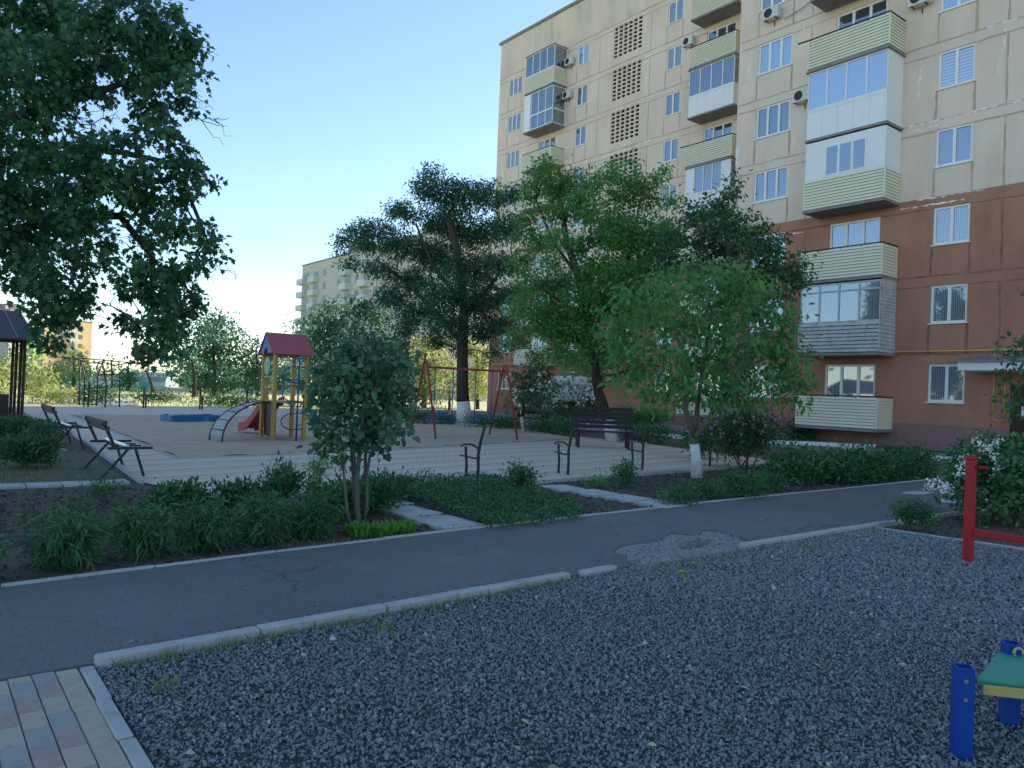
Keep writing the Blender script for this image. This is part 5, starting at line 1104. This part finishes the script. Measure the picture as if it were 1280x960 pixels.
# trees of the background
BG = [
 ('dark bushy tree standing behind the small multi-stemmed tree beside the play tower', 52, [(425, 515), (430, 470), (440, 420)], [(420, 395, 24), (445, 385, 22), (470, 395, 24), (400, 410, 20), (395, 440, 20), (420, 430, 30), (455, 425, 30), (485, 430, 24), (400, 465, 22), (430, 465, 30), (465, 465, 30), (495, 460, 20), (410, 490, 20), (445, 495, 22), (480, 490, 20), (505, 440, 16), (510, 470, 14)], .28, 2.8, 'locust'),
 ('pale grey-green loose tree in front of the distant beige block', 62, [(385, 510), (386, 450), (388, 410)], [(382, 400, 18), (398, 398, 16), (370, 415, 14), (390, 420, 20), (378, 440, 18), (366, 450, 14), (398, 440, 16), (384, 465, 18), (372, 480, 14)], .30, 1.3, 'pale'),
 ('broad grey-green tree left of the play tower at the meadow edge', 72, [(268, 492), (268, 460), (266, 420)], [(262, 405, 16), (270, 395, 10), (280, 412, 18), (250, 418, 16), (268, 428, 24), (290, 430, 16), (245, 440, 20), (268, 450, 26), (292, 452, 16), (255, 465, 18), (282, 472, 18), (300, 418, 7), (306, 470, 10), (250, 482, 12), (272, 484, 14)], .32, 2.8, 'locust'),
 ('dark tree directly behind the play tower posts', 75, [(322, 490), (322, 460), (320, 440)], [(318, 432, 12), (308, 448, 13), (325, 450, 16), (340, 440, 14), (312, 468, 14), (332, 470, 16), (350, 460, 14), (320, 484, 12), (355, 480, 12), (360, 440, 14), (365, 465, 14)], .32, 2.8, 'locust'),
 ('tree with dark trunk under the right tip of the maple branch', 66, [(243, 490), (243, 470), (240, 450)], [(232, 440, 14), (222, 450, 12), (215, 462, 9), (245, 455, 14), (232, 466, 12), (225, 478, 9)], .32, 2.4, 'locust'),
 ('round blue-green conifer standing alone before the low building', 84, [(160, 486), (160, 470), (160, 458)], [(160, 458, 5), (160, 465, 8), (158, 473, 10), (164, 474, 9), (160, 480, 9)], .30, 2.6, 'jun'),
 ('crooked small tree leaning beside the utility pole', 82, [(192, 485), (188, 475), (182, 462)], [(180, 460, 7), (188, 458, 6), (194, 464, 6), (174, 464, 5)], .26, 1.3, 'mid'),
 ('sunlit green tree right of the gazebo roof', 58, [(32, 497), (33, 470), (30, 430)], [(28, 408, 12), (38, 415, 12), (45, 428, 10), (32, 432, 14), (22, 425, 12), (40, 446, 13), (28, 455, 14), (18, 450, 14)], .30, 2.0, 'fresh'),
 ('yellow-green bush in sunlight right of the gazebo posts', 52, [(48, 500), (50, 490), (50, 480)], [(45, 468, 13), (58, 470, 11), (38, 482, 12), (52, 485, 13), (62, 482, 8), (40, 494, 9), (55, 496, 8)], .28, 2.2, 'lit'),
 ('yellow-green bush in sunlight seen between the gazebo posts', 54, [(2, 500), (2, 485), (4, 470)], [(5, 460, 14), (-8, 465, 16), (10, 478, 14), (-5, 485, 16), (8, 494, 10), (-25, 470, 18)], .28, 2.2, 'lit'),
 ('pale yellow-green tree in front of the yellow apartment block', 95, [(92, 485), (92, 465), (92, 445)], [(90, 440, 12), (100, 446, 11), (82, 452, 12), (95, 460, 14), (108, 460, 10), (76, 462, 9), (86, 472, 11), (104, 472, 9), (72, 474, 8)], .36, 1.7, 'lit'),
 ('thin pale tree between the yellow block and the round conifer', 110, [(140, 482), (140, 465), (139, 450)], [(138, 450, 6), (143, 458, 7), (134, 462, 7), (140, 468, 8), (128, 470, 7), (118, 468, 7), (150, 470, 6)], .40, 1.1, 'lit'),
 ('small green tree behind the turquoise fence', 118, [(68, 483), (68, 470), (68, 460)], [(66, 460, 8), (72, 466, 8), (60, 470, 9), (68, 474, 8)], .4, 1.8, 'mid'),
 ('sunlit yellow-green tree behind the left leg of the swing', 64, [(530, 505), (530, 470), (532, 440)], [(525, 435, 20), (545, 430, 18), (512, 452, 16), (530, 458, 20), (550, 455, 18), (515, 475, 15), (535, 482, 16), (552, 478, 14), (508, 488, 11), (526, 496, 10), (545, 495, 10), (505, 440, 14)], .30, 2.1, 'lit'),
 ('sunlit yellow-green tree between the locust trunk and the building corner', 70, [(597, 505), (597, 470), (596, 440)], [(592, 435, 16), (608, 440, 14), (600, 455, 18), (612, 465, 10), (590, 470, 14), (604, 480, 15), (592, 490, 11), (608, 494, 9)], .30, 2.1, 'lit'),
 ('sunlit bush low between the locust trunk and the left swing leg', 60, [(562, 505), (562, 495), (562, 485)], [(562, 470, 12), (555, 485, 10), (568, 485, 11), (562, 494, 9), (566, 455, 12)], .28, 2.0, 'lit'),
]
for lab, D, tr_, bl, lf, cv, lm in BG:
    tr_ = list(tr_); p = on_depth(*tr_[0], D); base = [np.array([p[0], p[1], 0])]+[on_depth(x, y, D) for x, y in tr_[1:]]
    nm = 'conifer' if 'conifer' in lab else 'bush' if 'bush' in lab.split(' in ')[0] or lab.startswith('sunlit bush') else 'background_tree'
    tree(nm, lab, 'tree' if nm != 'bush' else 'bush', D, tr_, .12 if nm == 'bush' else .2, bl, lf, cv, lm, shape='leaflet' if lm in ('lit', 'pale') else 'oval', base=base, twigs=3, group=None, spread=2.2, jitter=.6)
# far treeline that reads as one mass
q = []
for i in range(260):
    x = random.uniform(-60, 640); D = random.uniform(160, 240); p = on_depth(x, 480, D); r = random.uniform(.8, 1.7) if x < 250 else random.uniform(2.0, 4.0); q.append((np.array([p[0], p[1], r*random.uniform(.5, 1.2)]), np.array([r, r, r])))
for i in range(30):
    x = random.uniform(-34, -20); y = random.uniform(-30, 75); r = random.uniform(1.6, 3.2); q.append((np.array([x, y, random.uniform(2, 5.5)]), np.array([r, r, r])))
o, _ = foliage('far_wood', q, 1.1, 1.6, L['mid'], None, 'oval'); tag(o, kind='stuff')

# ------------------------------------------------------------------ shrubs and flower beds
# white-flowering spiraea behind the dark bench
def flowers(root, B, n, size, m, petals=5, zmin=.3, name='blossom', surf=.95):
    P = []; N_ = []
    for i in range(n):
        c, r = B[rng.integers(len(B))]; d = rng.normal(size=3); d /= np.linalg.norm(d)
        if d[2] < -.2: d[2] = abs(d[2])
        P.append(np.array(c)+d*np.array(r)*surf*(.9+.25*rng.random())); N_.append(d)
    P = np.array(P); N_ = norm(np.array(N_)+rng.normal(0, .25, P.shape)); n = len(P)
    Pk = np.repeat(P, petals, 0); Nk = np.repeat(N_, petals, 0); t = norm(rng.normal(size=Pk.shape)); V = leaf_polys(Pk+rng.normal(0, size*.5, Pk.shape), t, Nk, size*(.6+.7*rng.random(len(Pk))), 'rose', .1)
    return poly_mesh(name, V, V.shape[1], M[m], np.zeros(len(Pk)), root)
p = on_depth(714, 535, 33); root, B = bush('flowering_shrub', 'rounded shrub covered in white blossom behind the dark bench', 'shrub', p, (1.15, 1.15, 2.25), .10, 2.4, 'bushw', lobes=8, hang=.3); flowers(root, B, 1500, .10, 'petal', 3)
p = at(930, 585); root, B = bush('lilac_bush', 'dark open lilac bush with mauve blossom right of the walnut trunk', 'shrub', p, (.78, .7, 1.42), .075, 2.0, 'dark', lobes=8, hang=.2, stems=8); flowers(root, B, 260, .045, 'mauve', 4)
p = at(868, 572); root, B = bush('lilac_bush', 'smaller pinkish blossoming bush left of the walnut trunk', 'shrub', (16.2, 12.6), (.6, .5, 1.0), .07, 1.6, 'dark', lobes=6); flowers(root, B, 160, .045, 'mauve', 4)
p = at(1228, 645); root, B = bush('viburnum_bush', 'large leafy bush with hanging white flower clusters behind the red post', 'shrub', (12.0, 4.1), (.90, .80, 1.14), .058, 2.2, 'cover', 'lobed', lobes=10, hang=.5, stems=9)
fc = [(1232, 560), (1243, 570), (1248, 585), (1200, 590), (1165, 606), (1178, 608), (1185, 611), (1228, 614), (1240, 628), (1255, 627), (1246, 556), (1222, 552), (1205, 575)]
V = []; 
for (x, y) in fc:
    c = on_depth(x, y, 10.22+random.uniform(-.12, .08)); n = 36; P = c+rng.normal(size=(n, 3))*np.array([.034, .034, .05]); V.append(leaf_polys(P, norm(rng.normal(size=(n, 3))), norm(P-c+np.array([0, 0, .02])), .035*(.7+.5*rng.random(n)), 'rose', .1))
V = np.concatenate(V); poly_mesh('blossom', V, V.shape[1], M['petal'], np.zeros(len(V)), root)
bush('small_bush', 'small round bush at the kerb in front of the flowering viburnum', 'bush', (9.95, 4.45), (.22, .22, .36), .045, 2.4, 'dark', lobes=6)

# row of leafy perennials on the far side of the path
rowp = [(13.35, 8.1, 'first leafy peony clump right of the lilac in the path-side row'), (14.4, 7.95, 'middle leafy peony clump below the ground-floor balcony'), (15.5, 7.9, 'fourth leafy peony clump in the path-side row'), (16.7, 7.95, 'fifth leafy peony clump in the path-side row, near the viburnum'), (18.0, 8.1, 'last leafy peony clump at the far right end of the path-side row')]
for i, (x, y, lab) in enumerate(rowp):
    c = (x, y+.1); r = thing('peony_clump', (x, y+.1, 0), lab, 'plant', 'leafy clumps along the far path edge')
    B = [(np.array([c[0]+.42*math.cos(a)*.8, c[1]+.30*math.sin(a), .25+.1*random.random()]), np.array([.28, .25, .23])) for a in np.linspace(0, 2*math.pi, 7)[:-1]]+[(np.array([*c, .42]), np.array([.4, .3, .20]))]
    foliage('foliage', B, .10, 2.6, L['cover' if i % 2 else 'lily'], r, 'leaflet', hang=-.55, upn=.2, zmin=.01)
    V, T = straps(120, c, .5, .5, .035, .3); poly_mesh('stalks', V, 4, L['lily'], T, r)
# bushes of the middle bed
for px, py, rr, h, lm, lab in ((930, 622, .30, .42, 'lily', 'round bright bush at the path edge right of the walnut'), (850, 632, .22, .22, 'cover', 'low green mound at the path edge left of the round bright bush'), (885, 622, .34, .2, 'cover', 'spreading low mound below the whitewashed walnut trunk'), (960, 612, .34, .25, 'cover', 'low mound between the round bright bush and the peony row'), (652, 617, .20, .42, 'lily', 'upright leafy plant at the end of the ground cover left of the slabs'), (779, 609, .17, .42, 'lily', 'upright leafy plant standing between the slabs and the walnut'), (745, 608, .22, .12, 'fresh', 'flat bright green tuft left of the upright plant by the slabs')):
    p = at(px, py); bush('small_bush', lab, 'bush', p, (rr, rr, h), .055, 2.4, lm, 'leaflet', lobes=6, stems=2, hang=-.2)
# day-lily clumps along the near edge of the bed
for x, y, rr, hh, n, lab in ((.30, 6.66, .20, .50, 420, 'dark day-lily clump at the left edge of the picture'), (1.02, 6.90, .16, .46, 330, 'day-lily clump second from the left edge along the path'), (1.60, 7.06, .19, .54, 420, 'tall day-lily clump third from the left edge along the path'), (2.14, 7.10, .17, .50, 380, 'day-lily clump in the middle of the path-side row'), (2.66, 7.18, .18, .52, 400, 'day-lily clump second from the small multi-stemmed tree'), (3.18, 7.26, .18, .48, 380, 'day-lily clump beside the small multi-stemmed tree'), (-.45, 6.5, .2, .5, 300, 'day-lily clump just at the left margin')):
    y -= .03; r = thing('daylily_clump', (x, y, 0), lab, 'plant', 'day-lily clumps along the near path edge'); hh *= rng.uniform(.92, 1.12)
    B = [(np.array([x+.145*math.cos(a), y+.14*math.sin(a), hh*rng.uniform(.34, .50)]), np.array([.125, .12, hh*.36])) for a in np.arange(6)*1.047+rng.random()]+[(np.array([x, y, hh*.62]), np.array([.2, .18, hh*.32]))]
    foliage('leaves', B, .095, 3.3, L['lily'], r, 'needle', droop=.45, nl=14, spread=.9, hang=.45, upn=.5, jit=.8, zmin=.01)
    V, T = straps(n//6, (x, y), .15, hh*.86, .017, .3, 1.5); poly_mesh('shoots', V, 4, L['lily'], T, r)
# junipers, thuja and others
def juniper(c, r, lab, lm='jun', name='juniper', leaf=.075, hang=-.5, cov=2.6, cat='shrub'):
    return bush(name, lab, cat, c, r, leaf, cov, lm, 'leaflet', lobes=11, hang=hang, stems=5, upn=.3, jit=.7, spread=1.6, nl=18)
G2 = lambda x, y: at(x, y)[:2]
juniper(G2(35, 584), (.42, .38, .46), 'dark spreading juniper nearest the front bench')
juniper(G2(18, 556), (.80, .8, .55), 'broad juniper behind the nearest one, beside the farther bench')
juniper(G2(48, 562), (.34, .34, .48), 'grey-green juniper tucked between the two benches', 'snow')
juniper((2.98, 8.75), (.27, .25, .36), 'low juniper in the bed left of the small thuja')
juniper((2.38, 8.95), (.28, .26, .32), 'low juniper leftmost of the pair in the middle of the bed')
juniper((3.05, 8.05), (.22, .2, .30), 'reddish tinged young juniper in front of the small thuja', 'dark')
juniper((3.52, 8.85), (.17, .17, .54), 'small upright thuja standing against the block paving', 'snow', 'thuja', .07, -.9)
juniper((3.85, 8.05), (.33, .30, .38), 'feathery green mound behind the day-lilies left of the small multi-stemmed tree', 'lily')
juniper((4.35, 8.35), (.40, .34, .36), 'dark juniper just right of the stems of the small multi-stemmed tree')
juniper((5.0, 9.05), (.36, .30, .30), 'low juniper at the top of the left-hand stepping slabs')
juniper((-.1, 9.3), (.35, .3, .25), 'small juniper at the left edge in the dark soil')
for px, py, rr, h, lab in ((129, 632, .16, .30, 'small leafy sapling in the bed below the front bench'), (62, 668, .26, .16, 'low weedy plant in the dark soil at left'), (95, 655, .18, .2, 'small weedy plant beside the sapling in the bed'), (397, 607, .13, .46, 'slender light green sapling behind the small multi-stemmed tree')):
    p = at(px, py); bush('sapling', lab, 'plant', p, (rr, rr, h), .05, 1.3, 'ash' if h > .4 else 'cover', 'leaflet', lobes=6, stems=5, hang=-.2)
# bright leafy tuft by the stems
for i, (px, py) in enumerate(((452, 668), (478, 668), (500, 664))):
    p = at(px, py); r = thing('primrose_tuft', p, ('bright green tuft right at the foot of the multi-stemmed tree', 'bright green tuft in the middle beside the multi-stemmed tree', 'bright green tuft nearest the stepping slab beside the multi-stemmed tree')[i], 'plant', 'bright tufts by the multi-stemmed tree'); V, T = straps(110, p, .16, .15, .035, .3, 1.0); poly_mesh('leaves', V, 4, L['fresh'], T, r)
# ground cover
from mathutils import noise
cov_poly = [at(*p)[:2] for p in ((470, 612), (500, 604), (600, 600), (640, 606), (690, 622), (728, 640), (725, 652), (640, 664), (612, 664), (570, 648), (530, 632), (495, 628))]
q = scatter(cov_poly, 17000); hgt = .03+(.06+.09*np.array([abs(noise.noise(Vector((x*2.2, y*2.2, 1)))) for x, y in q])*2)*rng.random(len(q))**.6; P = np.column_stack([q, hgt]); n = len(P); tint = np.clip(rng.normal(.4, .2, n), 0, 1)
V = leaf_polys(P, norm(rng.normal(size=(n, 3))+np.array([0, 0, .2])), norm(rng.normal(size=(n, 3))*.6+np.array([0, 0, .8])), .045*(.7+.6*rng.random(n)), 'oval', .2)
tag(poly_mesh('ground_cover', V, V.shape[1], L['cover'], tint), kind='stuff')
# low hedge plants behind the sand and by the road
hp = [(515, 529, 'low shrub at the left end of the strip behind the swing'), (532, 530, 'low dark shrub behind the left swing legs'), (552, 531, 'low shrub just left of the locust foot'), (600, 534, 'low shrub just right of the locust foot'), (622, 536, 'low leafy shrub behind the right swing legs'), (640, 537, 'low shrub left of the limewashed young tree'), (672, 541, 'low shrub right of the limewashed young tree'), (690, 543, 'low dark shrub left of the dark bench'), (708, 545, 'low shrub under the white-flowering shrub'), (792, 553, 'low shrub right of the dark bench'), (820, 553, 'low shrub left of the small pinkish bush')]
for x, y, lab in hp:
    p = at(x, y); bush('low_shrub', lab, 'shrub', p, (.55, .5, .5), .12, 2.0, random.choice(['dark', 'cover', 'locust']), 'leaflet', group='low shrubs in the strip behind the sand', lobes=5, stems=2, hang=-.2)
for x, y, w, h, lm, lab in ((800, 535, 1.7, 1.0, 'ash', 'tall grassy green bed behind the dark bench'), (775, 520, 1.3, 1.5, 'dark', 'dark shrub in the yard bed right of the flowering shrub'), (1020, 548, 1.3, .75, 'cover', 'clipped green shrub under the ground-floor balcony'), (1000, 550, .8, .7, 'dark', 'dark shrub beside the clipped one under the ground-floor balcony')):
    p = at(x, y); bush('yard_shrub', lab, 'shrub', p, (w, w*.8, h), .13, 2.4, lm, 'leaflet', lobes=8, hang=-.2)
# meadow grass, verge tufts, kerb weeds
q = scatter([(-14, 46.5), (9, 47.5), (17, 48), (24, 48), (50, 110), (20, 150), (-20, 130)], 46000); k = ~in_poly(q[:, 0], q[:, 1], [at(*p)[:2] for p in ((70, 501), (140, 507), (178, 505), (132, 499), (96, 495), (70, 494))])
q = q[k]; from mathutils import noise as _n
nz = np.array([_n.noise(Vector((x*.11, y*.11, 0))) for x, y in q]); q = q[nz > -.18]; nz = nz[nz > -.18]
V = blades(np.column_stack([q, np.full(len(q), -.07)]), .22, .09, .7); tag(poly_mesh('meadow_grass', V, 4, L['grass'], np.clip(.5-nz*.5+rng.normal(0, .2, len(q)), 0, 1)), kind='stuff')
q = scatter([(24, 56), (37, 53), (60, 90), (40, 110), (26, 80)], 9000); V = blades(np.column_stack([q, np.full(len(q), -.07)]), .3, .09, .6); tag(poly_mesh('grass_patch', V, 4, L['grass'], np.clip(rng.normal(.5, .25, len(q)), 0, 1)), kind='stuff')
for c, w, h, lm, lab in (((285, 507), 2.2, .55, 'mid', 'low green thicket at the paving edge behind the sandbox'), ((72, 503), 1.6, .6, 'lit', 'low green shrub on the verge near the gazebo'), ((118, 505), 1.0, .8, 'mid', 'small green shrub behind the climbing bars'), ((195, 503), 1.4, .6, 'mid', 'low straggling shrub beyond the paving right of the stub post')):
    p = at(*c); bush('verge_shrub', lab, 'shrub', p, (w, w*.6, h), .2, 2.0, lm, 'leaflet', lobes=7, stems=2, hang=-.2)
q = scatter([(-4, 12.4), (2.5, 12.4), (2.9, 21), (-4, 21)], 5200); V = blades(np.column_stack([q, np.full(len(q), -.004)]), .06, .012, .6); tag(poly_mesh('sparse_grass', V, 4, L['weed'], np.clip(rng.normal(.4, .2, len(q)), 0, 1)), kind='stuff')
P = []
for i in range(420):
    t = rng.random()**1.2; c = np.array([.85+t*3.4, 4.36+t*.225]); P.append([c[0], c[1]-abs(rng.normal(0, .05)), 0])
for i in range(170): P.append([rng.normal(5.7, .55), rng.normal(4.42, .14), 0])
for i in range(120): P.append([rng.uniform(7, 9.5), rng.normal(4.62, .08), 0])
for c in ((1.0, 3.95), (2.35, 4.2), (7.4, 4.35)):
    for i in range(40): P.append([rng.normal(c[0], .05), rng.normal(c[1], .04), 0])
for i in range(160): P.append([rng.uniform(2.7, 9), 0, 0]); P[-1][1] = float(np.interp(P[-1][0], [a for a, _ in PB], [b for _, b in PB]))+abs(rng.normal(.08, .05))
P = np.array(P); V = blades(P, .055, .009, .8); tag(poly_mesh('kerb_weeds', V, 4, L['weed'], np.clip(rng.normal(.5, .25, len(P)), 0, 1)), kind='stuff')
q = []
for i in range(1500):
    x = rng.uniform(.9, 12); y = float(np.interp(x, [.81, 4.3, 5.2, 7.2, 10, 16], [4.50, 4.73, 4.95, 4.85, 4.86, 4.98]))+abs(rng.normal(0, .16)); q.append((x, y))
for i in range(500):
    x = rng.uniform(-1, 14); y = float(np.interp(x, [a for a, _ in PB], [b for _, b in PB]))-abs(rng.normal(.03, .12)); q.append((x, y))
for i in range(260): q.append((rng.uniform(-1, 13), rng.uniform(4.9, 6.7)))
q = np.array(q); tag(stones('path_grit', np.column_stack([q, np.full(len(q), .017)]), .004+.012*rng.random(len(q))**3, L['clod'], .5), kind='stuff')
q = np.concatenate([scatter(GRAV, 420), np.column_stack([rng.uniform(-1, 14, 60), rng.uniform(4.6, 7.2, 60)])]); n = len(q); P = np.column_stack([q, np.full(n, .024)])
V = leaf_polys(P, norm(rng.normal(size=(n, 3))*np.array([1, 1, .15])), norm(rng.normal(size=(n, 3))*.3+np.array([0, 0, 1])), .015+.035*rng.random(n), 'oval', .3); tag(poly_mesh('leaf_litter', V, V.shape[1], leafmat('dry_fallen_leaf', (.20, .11, .05), (.50, .40, .22), .1), np.clip(rng.normal(.5, .3, n), 0, 1)), kind='stuff')
for px, py, lab in ((853, 723, 'yellow dandelion flower in the gravel by the broken kerb'), (856, 731, 'smaller dandelion bud just below the open one')):
    p = at(px, py); r = thing('dandelion', p, lab, 'flower'); mb = MB(); mb.tube([(p[0], p[1], 0), (p[0], p[1], .05)], .003, 5); mb.build('stem', M['pipe'], r, fix=False)
    n = 26; Q = np.tile(np.array([p[0], p[1], .05]), (n, 1)); a = rng.random(n)*6.28; V = leaf_polys(Q, np.stack([np.cos(a), np.sin(a), .15+.5*rng.random(n)], 1), np.tile([0, 0, 1.], (n, 1)), np.full(n, .04 if py < 725 else .018), 'leaflet', .1); poly_mesh('flower_head', V, 4, M['yflower'], np.zeros(n), r)

# ------------------------------------------------------------------ light, sky, camera
SUN_AZ, SUN_EL = R_(74), R_(24)      # azimuth clockwise from +Y
W = bpy.data.worlds.new('World'); S.world = W; W.use_nodes = True; nt = W.node_tree; bg = nt.nodes['Background']
sky = nd(nt, 'ShaderNodeTexSky'); sky.sky_type = 'NISHITA'; sky.sun_disc = False; sky.sun_elevation = SUN_EL; sky.sun_rotation = SUN_AZ; sky.air_density = 1.0; sky.dust_density = .1; sky.ozone_density = 2.4
nt.links.new(sky.outputs['Color'], bg.inputs['Color']); bg.inputs['Strength'].default_value = .135
sd_ = bpy.data.lights.new('sun', 'SUN'); sd_.energy = 4.4; sd_.angle = R_(.5); sd_.color = (1, .90, .76)
so_ = bpy.data.objects.new('sun', sd_); COL.objects.link(so_)
dv = Vector((math.sin(SUN_AZ)*math.cos(SUN_EL), math.cos(SUN_AZ)*math.cos(SUN_EL), math.sin(SUN_EL))); so_.rotation_euler = dv.to_track_quat('Z', 'Y').to_euler()
cd = bpy.data.cameras.new('camera'); cam = bpy.data.objects.new('camera', cd); COL.objects.link(cam); S.camera = cam
cd.sensor_width = 36; cd.lens = 36*FPX/1280; cd.clip_end = 4000; cd.clip_start = .05
cam.matrix_world = Matrix(((CR[0], CU[0], -FW[0], 0), (CR[1], CU[1], -FW[1], 0), (CR[2], CU[2], -FW[2], EYE), (0, 0, 0, 1)))
S.view_settings.view_transform = 'Standard'; S.view_settings.look = 'None'; S.view_settings.gamma = 1; S.view_settings.exposure = 0.92; S.view_settings.use_curve_mapping = False
S.render.engine = 'CYCLES'; S.cycles.max_bounces = 6; S.cycles.transparent_max_bounces = 4
